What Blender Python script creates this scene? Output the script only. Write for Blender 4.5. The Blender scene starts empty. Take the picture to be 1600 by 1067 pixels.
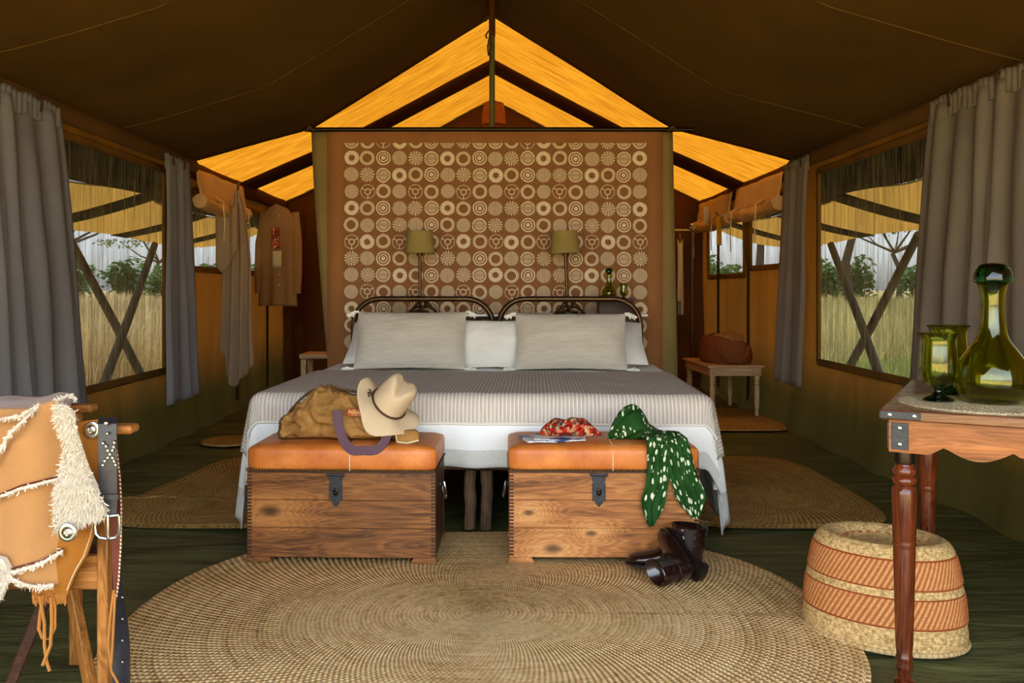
import bpy, bmesh, math, random
from mathutils import Vector, Matrix, noise as mnoise
R = math.radians
PI = math.pi
rnd = random.Random(7)
scene = bpy.context.scene
col = scene.collection

# ------------------------------------------------------------------ camera
cam_d = bpy.data.cameras.new('camera'); cam = bpy.data.objects.new('camera', cam_d); col.objects.link(cam)
cam.location = (0, 0, 1.09); cam.rotation_euler = (R(90), 0, 0)
cam_d.sensor_width = 36; cam_d.lens = 31.5
cam_d.shift_x = 30/1600; cam_d.shift_y = -83.5/1600
cam_d.clip_start = .05; cam_d.clip_end = 1000
scene.camera = cam
# ------------------------------------------------------------------ sky, sun, exposure
world = bpy.data.worlds.new('world'); scene.world = world; world.use_nodes = True
wt = world.node_tree; wt.nodes.clear()
wo = wt.nodes.new('ShaderNodeOutputWorld'); wb = wt.nodes.new('ShaderNodeBackground')
sky = wt.nodes.new('ShaderNodeTexSky'); sky.sky_type = 'NISHITA'; sky.sun_disc = False
sky.sun_elevation = R(62); sky.sun_rotation = R(8); sky.dust_density = 2.5; sky.air_density = 1.0
hs_ = wt.nodes.new('ShaderNodeHueSaturation'); hs_.inputs['Saturation'].default_value = .45
wt.links.new(sky.outputs[0], hs_.inputs['Color']); wt.links.new(hs_.outputs[0], wb.inputs[0]); wb.inputs[1].default_value = .30
wt.links.new(wb.outputs[0], wo.inputs[0])
sun_d = bpy.data.lights.new('sun', 'SUN'); sun = bpy.data.objects.new('sun', sun_d); col.objects.link(sun)
sun_d.energy = 8.0; sun_d.angle = R(1.5); sun_d.color = (1, .95, .86)
sun.rotation_euler = (R(-28), R(4), 0)       # high, from beyond the back of the tent
scene.view_settings.view_transform = 'Standard'; scene.view_settings.look = 'None'
scene.view_settings.exposure = 2.62; scene.view_settings.gamma = 1.0
scene.view_settings.use_curve_mapping = False
scene.cycles.diffuse_bounces = 6
scene.cycles.transparent_max_bounces = 12

# ------------------------------------------------------------------ helpers
def lin(c):
    return c/12.92 if c <= .04045 else ((c+.055)/1.055)**2.4
def rgb(r, g, b): return (lin(r/255), lin(g/255), lin(b/255), 1)
def k4(c, k): return (c[0]*k, c[1]*k, c[2]*k, 1)
def P(px, py, d): return Vector(((px-770)/1400*d, d, 1.09-(py-450)/1400*d))
def nz(x, y=0, z=0): return mnoise.noise(Vector((x, y, z)))
def lerp(a, b, t): return a+(b-a)*t
def interp(tab, t):
    if t <= tab[0][0]: return tab[0][1]
    for (a, va), (b, vb) in zip(tab, tab[1:]):
        if t <= b: return lerp(va, vb, (t-a)/(b-a))
    return tab[-1][1]

class MB:
    def __init__(s): s.v = []; s.f = []; s.uv = {}; s.sharp = False
    def add(s, vs, fs, uvs=None):
        o = len(s.v); s.v += [tuple(p) for p in vs]; s.f += [tuple(o+i for i in f) for f in fs]
        if uvs:
            for i, u in enumerate(uvs): s.uv[o+i] = u
        return s
    def box(s, c, d, rot=None):
        hx, hy, hz = d[0]/2, d[1]/2, d[2]/2; vs = []
        for x, y, z in ((-1,-1,-1),(1,-1,-1),(1,1,-1),(-1,1,-1),(-1,-1,1),(1,-1,1),(1,1,1),(-1,1,1)):
            p = Vector((x*hx, y*hy, z*hz))
            if rot is not None: p = rot @ p
            vs.append(p+Vector(c))
        return s.add(vs, [(0,3,2,1),(4,5,6,7),(0,1,5,4),(1,2,6,5),(2,3,7,6),(3,0,4,7)])
    def rings(s, rings, cap=True, closed=True):
        n = len(rings[0]); o = len(s.v); vs = [p for r in rings for p in r]; fs = []
        m = n if closed else n-1
        for k in range(len(rings)-1):
            for i in range(m):
                j = (i+1) % n; fs.append((k*n+i, k*n+j, (k+1)*n+j, (k+1)*n+i))
        if cap and closed:
            fs.append(tuple(reversed(range(n)))); fs.append(tuple((len(rings)-1)*n+i for i in range(n)))
        uvs = [(i/n, k/max(1, len(rings)-1)) for k in range(len(rings)) for i in range(n)]
        return s.add(vs, fs, uvs)
    def tube(s, pts, r, n=8, cap=True, flat=1.0):
        pts = [Vector(p) for p in pts]; rr = r if isinstance(r, (list, tuple)) else [r]*len(pts)
        t0 = (pts[1]-pts[0]).normalized(); up = Vector((0,0,1)) if abs(t0.z) < .9 else Vector((0,1,0))
        u = t0.cross(up).normalized(); rings = []
        for k, p in enumerate(pts):
            t = (pts[min(k+1, len(pts)-1)]-pts[max(k-1, 0)]).normalized()
            u = (u-t*u.dot(t)).normalized(); w = t.cross(u)
            rings.append([p+(u*math.cos(a)+w*math.sin(a)*flat)*rr[k] for a in [2*PI*i/n for i in range(n)]])
        return s.rings(rings, cap)
    def ribbon(s, pts, wv, th=.004):
        """flat strap: rectangular section, width vectors wv (one or per point)"""
        pts = [Vector(p) for p in pts]; rings = []
        for k, p in enumerate(pts):
            w = Vector(wv[k] if isinstance(wv, list) else wv)
            t = (pts[min(k+1, len(pts)-1)]-pts[max(k-1, 0)]).normalized()
            n = t.cross(w).normalized()*th/2
            rings.append([p-w/2-n, p+w/2-n, p+w/2+n, p-w/2+n])
        return s.rings(rings)
    def lathe(s, prof, n=24, c=(0,0,0), sx=1, sy=1, cap=False, disp=None):
        rings = []
        for k, (r, z) in enumerate(prof):
            ring = []
            for i in range(n):
                a = 2*PI*i/n; q = r+(disp(a, k/(len(prof)-1)) if disp else 0)
                ring.append((c[0]+q*sx*math.cos(a), c[1]+q*sy*math.sin(a), c[2]+z))
            rings.append(ring)
        return s.rings(rings, cap)
    def grid(s, fn, nu, nv, keep=None):
        vs = []; uvs = []
        for j in range(nv+1):
            for i in range(nu+1):
                vs.append(fn(i/nu, j/nv)); uvs.append((i/nu, j/nv))
        fs = []
        for j in range(nv):
            for i in range(nu):
                if keep and not keep((i+.5)/nu, (j+.5)/nv): continue
                a = j*(nu+1)+i; fs.append((a, a+1, a+nu+2, a+nu+1))
        return s.add(vs, fs, uvs)
    def prism(s, poly, fn, th):
        """poly: 2d outline; fn(x, y, k) -> 3d for the k = 0 / 1 side"""
        n = len(poly); vs = [fn(x, y, 0) for x, y in poly]+[fn(x, y, th) for x, y in poly]
        fs = [tuple(range(n)), tuple(reversed(range(n, 2*n)))]
        for i in range(n):
            j = (i+1) % n; fs.append((j, i, n+i, n+j))
        return s.add(vs, fs)
    def rbox(s, c, d, r, n=6, crown=0, fn=None):
        hx, hy, hz = d[0]/2, d[1]/2, d[2]/2
        def pt(x, y, z):
            q = Vector((x*hx, y*hy, z*hz))
            k = Vector((max(-hx+r, min(hx-r, q.x)), max(-hy+r, min(hy-r, q.y)), max(-hz+r, min(hz-r, q.z))))
            e = q-k
            p = k+e.normalized()*r if e.length > 1e-6 else q
            if z > .5: p.z += crown*(1-x*x)*(1-y*y)
            if fn: p = Vector(fn(p))
            return p+Vector(c)
        def par(t):    # denser near the ends
            t = 2*t-1; return math.copysign(abs(t)**.55, t) if abs(t) > 0 else 0
        for ax in range(3):
            for sg in (-1, 1):
                def face(u, v, ax=ax, sg=sg):
                    a, b = par(u), par(v)
                    if sg < 0: a, b = b, a
                    return pt(*((sg, a, b), (b, sg, a), (a, b, sg))[ax])
                s.grid(face, n*2, n*2)
        return s
    def build(s, name, mat, parent=None, smooth=True, ang=40, bevel=0, solid=0, loc=None, merge=False, subsurf=0, offset=0):
        me = bpy.data.meshes.new(name); me.from_pydata(s.v, [], s.f); me.validate()
        if s.uv:
            ul = me.uv_layers.new(name='UVMap'); d = ul.data
            for lp in me.loops: d[lp.index].uv = s.uv.get(lp.vertex_index, (0, 0))
        if merge:
            bm = bmesh.new(); bm.from_mesh(me); bmesh.ops.remove_doubles(bm, verts=bm.verts, dist=1e-5)
            bmesh.ops.recalc_face_normals(bm, faces=bm.faces); bm.to_mesh(me); bm.free()
        me.materials.append(mat)
        if smooth:
            me.shade_smooth(); me.set_sharp_from_angle(angle=R(ang))
        o = bpy.data.objects.new(name, me); col.objects.link(o)
        if loc: o.location = loc
        if parent: o.parent = parent
        if bevel:
            m = o.modifiers.new('bevel', 'BEVEL'); m.width = bevel; m.segments = 2; m.limit_method = 'ANGLE'
        if subsurf:
            m = o.modifiers.new('sub', 'SUBSURF'); m.levels = subsurf; m.render_levels = subsurf
        if solid:
            m = o.modifiers.new('solid', 'SOLIDIFY'); m.thickness = solid; m.offset = offset
        return o

def tag(o, label, cat, group=None, kind=None):
    o['label'] = label; o['category'] = cat
    if group: o['group'] = group
    if kind: o['kind'] = kind
    return o
def thing(name, label, cat, loc=(0,0,0), rz=0, group=None, rot=None):
    o = bpy.data.objects.new(name, None); col.objects.link(o); o.location = loc
    o.rotation_euler = rot if rot else (0, 0, rz); o.empty_display_size = .1
    return tag(o, label, cat, group)
def struct(o, label=None, cat=None):
    o['kind'] = 'structure'
    if label: o['label'] = label
    if cat: o['category'] = cat
    return o
def copy_thing(root, loc, rz=None, label=None):
    def cp(o, parent):
        c = o.copy(); col.objects.link(c); c.parent = parent
        for ch in o.children: cp(ch, c)
        return c
    c = cp(root, None); c.location = loc
    if rz is not None: c.rotation_euler = (0, 0, rz)
    if label: c['label'] = label
    return c

# ------------------------------------------------------------------ materials
class NT:
    def __init__(s, name):
        s.m = bpy.data.materials.new(name); s.m.use_nodes = True; s.t = s.m.node_tree; s.t.nodes.clear()
        s.out = s.n('ShaderNodeOutputMaterial')
    def n(s, typ, **kw):
        o = s.t.nodes.new(typ)
        for k, v in kw.items(): setattr(o, k, v)
        return o
    def set(s, sock, v):
        if isinstance(v, bpy.types.NodeSocket): s.t.links.new(v, sock)
        elif v is not None: sock.default_value = v
    def math(s, op, a, b=None, c=None, clamp=False):
        o = s.n('ShaderNodeMath', operation=op, use_clamp=clamp)
        for i, v in enumerate((a, b, c)): s.set(o.inputs[i], v)
        return o.outputs[0]
    def add(s, a, b): return s.math('ADD', a, b)
    def sub(s, a, b): return s.math('SUBTRACT', a, b)
    def mul(s, a, b): return s.math('MULTIPLY', a, b)
    def gt(s, a, b): return s.math('GREATER_THAN', a, b)
    def lt(s, a, b): return s.math('LESS_THAN', a, b)
    def band(s, x, lo, hi): return s.mul(s.gt(x, lo), s.lt(x, hi))
    def obj(s): return s.n('ShaderNodeTexCoord').outputs['Object']
    def uv(s): return s.n('ShaderNodeTexCoord').outputs['UV']
    def sep(s, v):
        o = s.n('ShaderNodeSeparateXYZ'); s.set(o.inputs[0], v); return o.outputs
    def comb(s, x, y, z):
        o = s.n('ShaderNodeCombineXYZ')
        for i, v in enumerate((x, y, z)): s.set(o.inputs[i], v)
        return o.outputs[0]
    def scale(s, v, sc):
        o = s.n('ShaderNodeVectorMath', operation='MULTIPLY'); s.set(o.inputs[0], v); o.inputs[1].default_value = sc; return o.outputs[0]
    def noise(s, v, sc=5, det=4, rough=.55, dist=0):
        o = s.n('ShaderNodeTexNoise'); s.set(o.inputs['Vector'], v); o.inputs['Scale'].default_value = sc
        o.inputs['Detail'].default_value = det; o.inputs['Roughness'].default_value = rough; o.inputs['Distortion'].default_value = dist
        return o.outputs[0]
    def voro(s, v, sc, feature='F1'):
        o = s.n('ShaderNodeTexVoronoi', feature=feature); s.set(o.inputs['Vector'], v); o.inputs['Scale'].default_value = sc
        return o
    def wave(s, v, sc, dist=0, det=2, dire='X', prof='SIN', dsc=1):
        o = s.n('ShaderNodeTexWave', bands_direction=dire, wave_profile=prof); s.set(o.inputs['Vector'], v)
        o.inputs['Scale'].default_value = sc; o.inputs['Distortion'].default_value = dist; o.inputs['Detail'].default_value = det
        o.inputs['Detail Scale'].default_value = dsc
        return o.outputs[1]
    def mix(s, f, a, b):
        o = s.n('ShaderNodeMix', data_type='RGBA'); s.set(o.inputs[0], f); s.set(o.inputs[6], a); s.set(o.inputs[7], b); return o.outputs[2]
    def ramp(s, f, stops):
        o = s.n('ShaderNodeValToRGB'); s.set(o.inputs[0], f); e = o.color_ramp.elements
        while len(e) < len(stops): e.new(.5)
        for el, (p, c) in zip(e, stops): el.position = p; el.color = c if len(c) == 4 else (*c, 1)
        return o.outputs[0]
    def mr(s, v, a, b, c=0, d=1):
        o = s.n('ShaderNodeMapRange'); s.set(o.inputs[0], v)
        for i, q in enumerate((a, b, c, d)): o.inputs[i+1].default_value = q
        return o.outputs[0]
    def bump(s, h, st=.3, dist=.01):
        o = s.n('ShaderNodeBump'); s.set(o.inputs['Height'], h); o.inputs['Strength'].default_value = st; o.inputs['Distance'].default_value = dist
        return o.outputs[0]
    def pbr(s, colr, rough=.8, bump=None, metal=0, spec=.3, trans=0, ior=1.45, sheen=0, coat=0):
        o = s.n('ShaderNodeBsdfPrincipled'); s.set(o.inputs['Base Color'], colr); s.set(o.inputs['Roughness'], rough)
        o.inputs['Metallic'].default_value = metal; o.inputs['Specular IOR Level'].default_value = spec
        o.inputs['Transmission Weight'].default_value = trans; o.inputs['IOR'].default_value = ior
        o.inputs['Sheen Weight'].default_value = sheen; o.inputs['Coat Weight'].default_value = coat
        if bump is not None: s.set(o.inputs['Normal'], bump)
        return o.outputs[0]
    def transl(s, c, bump=None):
        o = s.n('ShaderNodeBsdfTranslucent'); s.set(o.inputs[0], c)
        if bump is not None: s.set(o.inputs['Normal'], bump)
        return o.outputs[0]
    def transp(s, c=(1,1,1,1)):
        o = s.n('ShaderNodeBsdfTransparent'); s.set(o.inputs[0], c); return o.outputs[0]
    def mixs(s, f, a, b):
        o = s.n('ShaderNodeMixShader'); s.set(o.inputs[0], f); s.set(o.inputs[1], a); s.set(o.inputs[2], b); return o.outputs[0]
    def done(s, sh): s.set(s.out.inputs[0], sh); return s.m

def cloth_mat(name, c, var=.18, weave=260, wst=.25, wrinkle=.0, transl=0, tcol=None, rough=.9, sheen=.0, wsc=4, stretch=(1,1,1), blotch=3):
    t = NT(name); o = t.obj()
    n1 = t.noise(o, blotch, 4); w = t.noise(o, weave, 2)
    f = t.math('ADD', t.mul(n1, .7), t.mul(w, .3))
    cc = t.ramp(f, [(.3, k4(c, 1-var)), (.7, k4(c, 1+var))])
    h = t.mul(w, .15)
    if wrinkle: h = t.add(h, t.mul(t.noise(t.scale(o, stretch), wsc, 3, .5, .6), wrinkle))
    b = t.bump(h, wst, .02)
    sh = t.pbr(cc, rough, b, spec=.1, sheen=sheen)
    if transl: sh = t.mixs(transl, sh, t.transl(tcol if tcol else c, b))
    return t.done(sh)
def plain(name, c, rough=.5, metal=0, var=.12, sc=30, bst=.08, spec=.4, coat=0):
    t = NT(name); o = t.obj(); n1 = t.noise(o, sc, 4)
    cc = t.ramp(n1, [(.3, k4(c, 1-var)), (.7, k4(c, 1+var))])
    return t.done(t.pbr(cc, rough, t.bump(n1, bst, .005), metal, spec, coat=coat))
def wood(name, dark, mid, light, axis='X', sc=1.0, rough=.45, knots=(), spec=.35, contrast=1.0):
    t = NT(name); o = t.obj(); xyz = t.sep(o)
    ax = 'XYZ'.index(axis); st = [13*sc, 13*sc, 13*sc]; st[ax] = 1.1*sc
    v = o
    kd = None
    for (kx, kz, kr) in knots:
        dx = t.sub(xyz[0], kx); dz = t.sub(xyz[2], kz)
        d2 = t.add(t.mul(t.mul(dx, dx), .25), t.mul(dz, dz))
        e = t.math('EXPONENT', t.mul(d2, -1/(kr*kr*2.6)))
        kd = e if kd is None else t.math('MAXIMUM', kd, e)
    big = t.noise(t.scale(v, st), 1.0, 3, .5, 1.2)
    if kd is not None: big = t.add(big, t.mul(kd, .62))
    lines = t.math('SINE', t.mul(big, 78))
    fine = t.noise(t.scale(v, [a*7 for a in st]), 1.0, 3, .6)
    f = t.add(t.add(t.mul(lines, .06*contrast), t.mul(big, .50)), t.mul(fine, .38))
    cc = t.ramp(f, [(.28, dark), (.5, mid), (.72, light)])
    if kd is not None: cc = t.mix(t.mul(t.mr(kd, .90, .995), .85), cc, k4(dark, .45))
    b = t.bump(f, .12, .004)
    return t.done(t.pbr(cc, t.mr(fine, .3, .7, rough-.08, rough+.1), b, spec=spec))

M = {}
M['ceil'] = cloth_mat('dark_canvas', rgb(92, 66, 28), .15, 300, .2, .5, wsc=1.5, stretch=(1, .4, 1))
t = NT('sunlit_canvas'); o = t.obj()
st = t.noise(t.scale(o, (1.6, 9, 1)), 2.2, 4, .6, .4)
cc = t.ramp(st, [(.32, k4(rgb(222, 138, 28), .072)), (.66, k4(rgb(240, 164, 40), .097))])
bb = t.bump(t.noise(o, 200, 2), .1, .01)
M['roof'] = t.done(t.mixs(.62, t.pbr(t.mix(.3, cc, rgb(150, 90, 20)), .9, bb, spec=.05), t.transl(cc, bb)))
M['awning'] = cloth_mat('awning_canvas', rgb(150, 116, 60), .2, 200, .2, .4, .5, k4(rgb(214, 160, 70), .75), wsc=3)
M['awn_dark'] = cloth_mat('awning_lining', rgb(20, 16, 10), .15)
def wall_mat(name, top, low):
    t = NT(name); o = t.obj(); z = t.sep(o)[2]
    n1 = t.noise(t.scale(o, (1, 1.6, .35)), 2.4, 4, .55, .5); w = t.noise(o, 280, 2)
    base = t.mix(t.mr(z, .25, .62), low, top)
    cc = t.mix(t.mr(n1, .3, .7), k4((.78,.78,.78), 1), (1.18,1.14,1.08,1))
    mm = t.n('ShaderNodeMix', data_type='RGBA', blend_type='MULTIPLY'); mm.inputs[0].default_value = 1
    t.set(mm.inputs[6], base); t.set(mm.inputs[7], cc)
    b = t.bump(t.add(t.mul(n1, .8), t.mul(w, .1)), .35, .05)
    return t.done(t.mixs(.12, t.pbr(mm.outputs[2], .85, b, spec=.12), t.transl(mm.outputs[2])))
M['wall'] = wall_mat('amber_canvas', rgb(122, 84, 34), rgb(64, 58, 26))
M['wall_back'] = cloth_mat('back_canvas', rgb(88, 54, 24), .25, 240, .5, 1.0, wsc=3, stretch=(1.6, 1, .7))
t = NT('groundsheet'); o = t.obj()
n1 = t.noise(t.scale(o, (.7, 3.2, 1)), 2.2, 5, .6, .9); n2 = t.noise(o, 1.1, 3)
cc = t.ramp(t.add(t.mul(n1, .7), t.mul(n2, .3)), [(.32, rgb(50, 56, 30)), (.7, rgb(104, 106, 62))])
M['floor'] = t.done(t.pbr(cc, .55, t.bump(n1, .55, .05), spec=.25))
M['trim'] = cloth_mat('eave_strip', rgb(96, 66, 30), .2, 120, .2)
M['rafter'] = cloth_mat('strap_canvas', rgb(78, 42, 14), .15, 120, .2)
M['pole'] = plain('painted_pole', rgb(86, 82, 34), .6)
M['polewood'] = plain('weathered_pole', rgb(74, 66, 46), .8, var=.25)
M['darkmetal'] = plain('dark_iron', rgb(52, 42, 32), .38, .85, .2, 40, .1)
M['bronze'] = plain('bronze_tube', rgb(84, 62, 40), .32, .8, .25, 18, .1)
M['steel'] = plain('steel', rgb(205, 202, 195), .22, 1, .1)
M['blackmetal'] = plain('black_iron', rgb(58, 60, 64), .4, .7, .25, 60, .15)
t = NT('window_net'); o = t.obj()
n1 = t.noise(t.scale(o, (1, 13, .9)), 2.0, 4, .65, .8); n2 = t.noise(t.scale(o, (1, 40, 2.2)), 2.0, 2)
f = t.mr(t.add(t.mul(n1, .7), t.mul(n2, .3)), .36, .64, .30, 1.0)
nc = rgb(58, 54, 44)
M['net'] = t.done(t.mixs(f, t.mixs(.5, t.pbr(nc, .9, spec=0), t.transl(nc)), t.transp((.098,.107,.118,1))))
M['curt_l'] = cloth_mat('curtain_linen', rgb(122, 118, 116), .14, 240, .35, .15, .12, rgb(170,165,160))
M['curt_r'] = cloth_mat('curtain_linen_warm', rgb(122, 110, 94), .16, 240, .35, .15, .12, rgb(170,158,140))
M['partition'] = cloth_mat('partition_cloth', rgb(150, 100, 58), .15, 200, .2)
M['part_side'] = cloth_mat('partition_wing', rgb(134, 112, 66), .12, 200, .2)
M['brass'] = plain('old_brass', rgb(120, 96, 48), .35, .9, .2)
M['canvas_flap'] = cloth_mat('flap_canvas', rgb(190, 152, 100), .2, 160, .4, .5, wsc=12)
M['towel'] = cloth_mat('towel', rgb(146, 122, 94), .12, 160, .6, .1)
M['jacket'] = cloth_mat('jacket_cotton', rgb(146, 112, 70), .15, 160, .4, .2)
M['yellow'] = cloth_mat('yellow_cloth', rgb(206, 150, 40), .25, 120, .8)
M['cream'] = cloth_mat('cream_cotton', rgb(206, 192, 150), .15, 160, .4)
M['rust'] = cloth_mat('rust_cotton', rgb(116, 66, 36), .2, 160, .4)
M['sheet'] = cloth_mat('white_cotton', rgb(236, 238, 234), .04, 300, .2, .25, wsc=8)
M['linen_white'] = cloth_mat('white_linen', rgb(232, 228, 214), .05, 240, .3, .5, wsc=10)
t = NT('pillow_stripe'); o = t.obj(); z = t.sep(o)
w = t.noise(t.scale(o, (3, 1, 60)), 4, 3, .6); st = t.math('SINE', t.mul(z[2], 620))
cc = t.ramp(t.add(t.mul(w, .8), t.mul(st, .1)), [(.25, rgb(186, 176, 156)), (.65, rgb(212, 203, 184))])
M['pillow'] = t.done(t.pbr(cc, .9, t.bump(t.add(w, t.mul(t.noise(o, 9, 3), 1.2)), .25, .02), spec=.1))
# blanket: stripes along the bed, from UV in metres
t = NT('striped_blanket'); u = t.sep(t.uv())
s1 = t.math('FRACT', t.mul(u[0], 58)); line = t.lt(s1, .28)
nn = t.noise(t.scale(t.uv(), (30, 3, 1)), 4, 3)
basec = t.ramp(nn, [(.3, rgb(176, 167, 154)), (.7, rgb(202, 192, 178))])
cc = t.mix(line, basec, rgb(226, 219, 206))
M['blanket'] = t.done(t.pbr(cc, .9, t.bump(t.add(t.mul(line, .5), t.mul(nn, .3)), .3, .01), spec=.08))
t = NT('bordered_sheet'); u = t.sep(t.uv())   # u.y: distance along the cloth, metres; the woven grey band runs near the hem
bandf = t.math('MAXIMUM', t.gt(u[1], 1.925), t.gt(t.math('ABSOLUTE', u[0]), 1.42))
nn = t.noise(t.uv(), 60, 3)
cc = t.mix(bandf, rgb(238, 240, 236), t.mix(nn, rgb(196, 196, 188), rgb(216, 216, 208)))
M['bedsheet'] = t.done(t.pbr(cc, .9, t.bump(t.noise(t.uv(), 7, 3), .35, .03), spec=.08))
M['leather'] = None
t = NT('tan_leather'); o = t.obj(); n1 = t.noise(o, 7, 5, .6); n2 = t.noise(o, 120, 2)
cc = t.ramp(n1, [(.3, rgb(176, 92, 34)), (.55, rgb(208, 122, 52)), (.75, rgb(228, 152, 84))])
M['leather'] = t.done(t.pbr(cc, .42, t.bump(t.add(t.mul(n1, .6), t.mul(n2, .15)), .12, .01), spec=.45))
M['chest_l'] = wood('teak_dark', rgb(64, 36, 14), rgb(128, 80, 36), rgb(168, 112, 58), knots=((-.28, .20, .05),))
M['chest_r'] = wood('teak_light', rgb(96, 56, 24), rgb(164, 104, 52), rgb(200, 144, 84), knots=((-.295, .195, .028), (-.05, .115, .028), (-.2, .055, .045)))
M['joint'] = wood('end_grain', rgb(40, 20, 8), rgb(70, 38, 16), rgb(96, 56, 26))
M['table'] = wood('table_wood', rgb(86, 42, 14), rgb(144, 80, 32), rgb(182, 112, 52), rough=.3, spec=.5)
M['tabletop'] = wood('table_top_wood', rgb(72, 40, 24), rgb(112, 66, 40), rgb(146, 96, 62), rough=.22, spec=.6)
M['legwood'] = wood('turned_wood', rgb(52, 20, 8), rgb(104, 46, 18), rgb(140, 70, 30), axis='Z', rough=.2, spec=.6)
M['chairwood'] = wood('chair_wood', rgb(104, 60, 22), rgb(164, 104, 46), rgb(196, 138, 74), sc=1.6, rough=.4)
M['chairwood_z'] = wood('chair_wood_upright', rgb(96, 56, 20), rgb(160, 102, 44), rgb(194, 136, 70), axis='Z', sc=1.6, rough=.4)
M['palewood'] = wood('limed_wood', rgb(140, 100, 62), rgb(186, 148, 104), rgb(210, 178, 136), sc=1.2, rough=.6)
M['palewood_z'] = wood('limed_wood_upright', rgb(140, 104, 68), rgb(190, 156, 114), rgb(214, 186, 146), axis='Z', sc=1.2, rough=.6)
M['logwood'] = wood('rough_log', rgb(52, 38, 24), rgb(104, 80, 56), rgb(140, 112, 84), axis='Z', sc=1.5, rough=.85)
M['whitepaint'] = plain('white_paint', rgb(226, 222, 214), .5)
def straw_mat(name, a, b, c, ringsc=None, sc=1):
    t = NT(name); o = t.obj(); n1 = t.noise(o, 3, 3); v = t.voro(t.scale(o, (1, 1, 1)), 130*sc).outputs[0]
    n2 = t.noise(o, 70*sc, 3, .7)
    f = t.add(t.add(t.mul(n2, .62), t.mul(n1, .3)), t.mul(v, .12))
    cc = t.ramp(f, [(.32, a), (.5, b), (.66, c)])
    return t.done(t.pbr(cc, .75, t.bump(t.add(n2, v), .5, .008), spec=.25))
def coil_mat(name, a, b, c, nr, nst):
    t = NT(name); o = t.obj(); u = t.sep(t.uv()); n1 = t.noise(o, 2.2, 3); n2 = t.noise(o, 60, 3, .7)
    rg = t.mul(u[1], nr); ln = t.math('SINE', t.mul(rg, 2*PI)); ring = t.math('FLOOR', rg)
    st = t.math('SINE', t.add(t.mul(t.mul(u[0], 2*PI), nst), t.mul(ring, 2.1)))
    rv = t.noise(t.comb(t.mul(ring, 3.7), t.mul(u[0], 9), 0), 1, 2)
    f = t.add(t.add(t.mul(n2, .42), t.mul(n1, .22)), t.add(t.mul(ln, -.055), t.add(t.mul(st, .05), t.mul(rv, .32))))
    cc = t.ramp(f, [(.30, a), (.48, b), (.66, c)])
    return t.done(t.pbr(cc, .6, t.bump(t.add(n2, t.mul(st, .5)), .55, .006), spec=.3))
M['rug'] = coil_mat('seagrass', rgb(132, 100, 54), rgb(214, 178, 118), rgb(244, 218, 164), 80, 230)
M['rug2'] = coil_mat('seagrass_side', rgb(100, 76, 34), rgb(160, 126, 68), rgb(196, 164, 100), 34, 130)
M['rug3'] = coil_mat('seagrass_amber', rgb(110, 80, 36), rgb(160, 124, 62), rgb(190, 152, 86), 24, 90)
M['mat'] = straw_mat('raffia', rgb(150, 130, 90), rgb(196, 178, 134), rgb(222, 208, 168), sc=2)
t = NT('basket_weave'); u = t.sep(t.uv()); vv = u[1]; o = t.obj()
natural = t.ramp(t.noise(o, 90, 3, .7), [(.35, rgb(146, 112, 62)), (.62, rgb(214, 180, 120))])
diag = t.math('FRACT', t.add(t.mul(u[0], 84), t.mul(vv, 12.0)))
rustc = t.mix(t.gt(diag, .5), t.mix(t.noise(o, 90, 3, .7), rgb(140, 74, 32), rgb(182, 108, 58)), t.mix(t.noise(o, 90, 3, .7), rgb(176, 116, 62), rgb(216, 164, 104)))
rb = t.add(t.band(vv, .255, .48), t.band(vv, .555, .78))
edge = t.add(t.add(t.band(vv, .245, .262), t.band(vv, .475, .488)), t.add(t.band(vv, .548, .562), t.band(vv, .775, .79)))
cc = t.mix(rb, natural, rustc); cc = t.mix(edge, cc, rgb(140, 66, 28))
M['basket'] = t.done(t.pbr(cc, .7, t.bump(t.add(t.noise(o, 120, 3, .7), t.mul(t.math('SINE', t.mul(vv, 300)), .15)), .5, .006), spec=.25))
t = NT('duffel_canvas'); o = t.obj(); n1 = t.noise(o, 9, 5, .6); n2 = t.noise(o, 220, 2)
cc = t.ramp(t.add(t.mul(n1, .75), t.mul(n2, .25)), [(.3, rgb(118, 82, 38)), (.7, rgb(182, 136, 76))])
M['duffel'] = t.done(t.pbr(cc, .85, t.bump(t.add(n1, t.mul(n2, .1)), .35, .02), spec=.15))
M['purple'] = cloth_mat('purple_webbing', rgb(98, 74, 84), .15, 200, .3)
M['piping'] = plain('dark_piping', rgb(84, 60, 36), .7)
M['felt'] = cloth_mat('cream_felt', rgb(206, 182, 146), .08, 200, .5, .2, wsc=14)
M['cord'] = plain('brown_cord', rgb(70, 48, 30), .7)
M['boot'] = plain('oxblood_leather', rgb(28, 12, 11), .22, 0, .25, 22, .12, .6, coat=.4)
M['bootdark'] = plain('boot_sole', rgb(22, 14, 12), .45)
M['elastic'] = plain('boot_elastic', rgb(40, 32, 28), .8)
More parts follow.
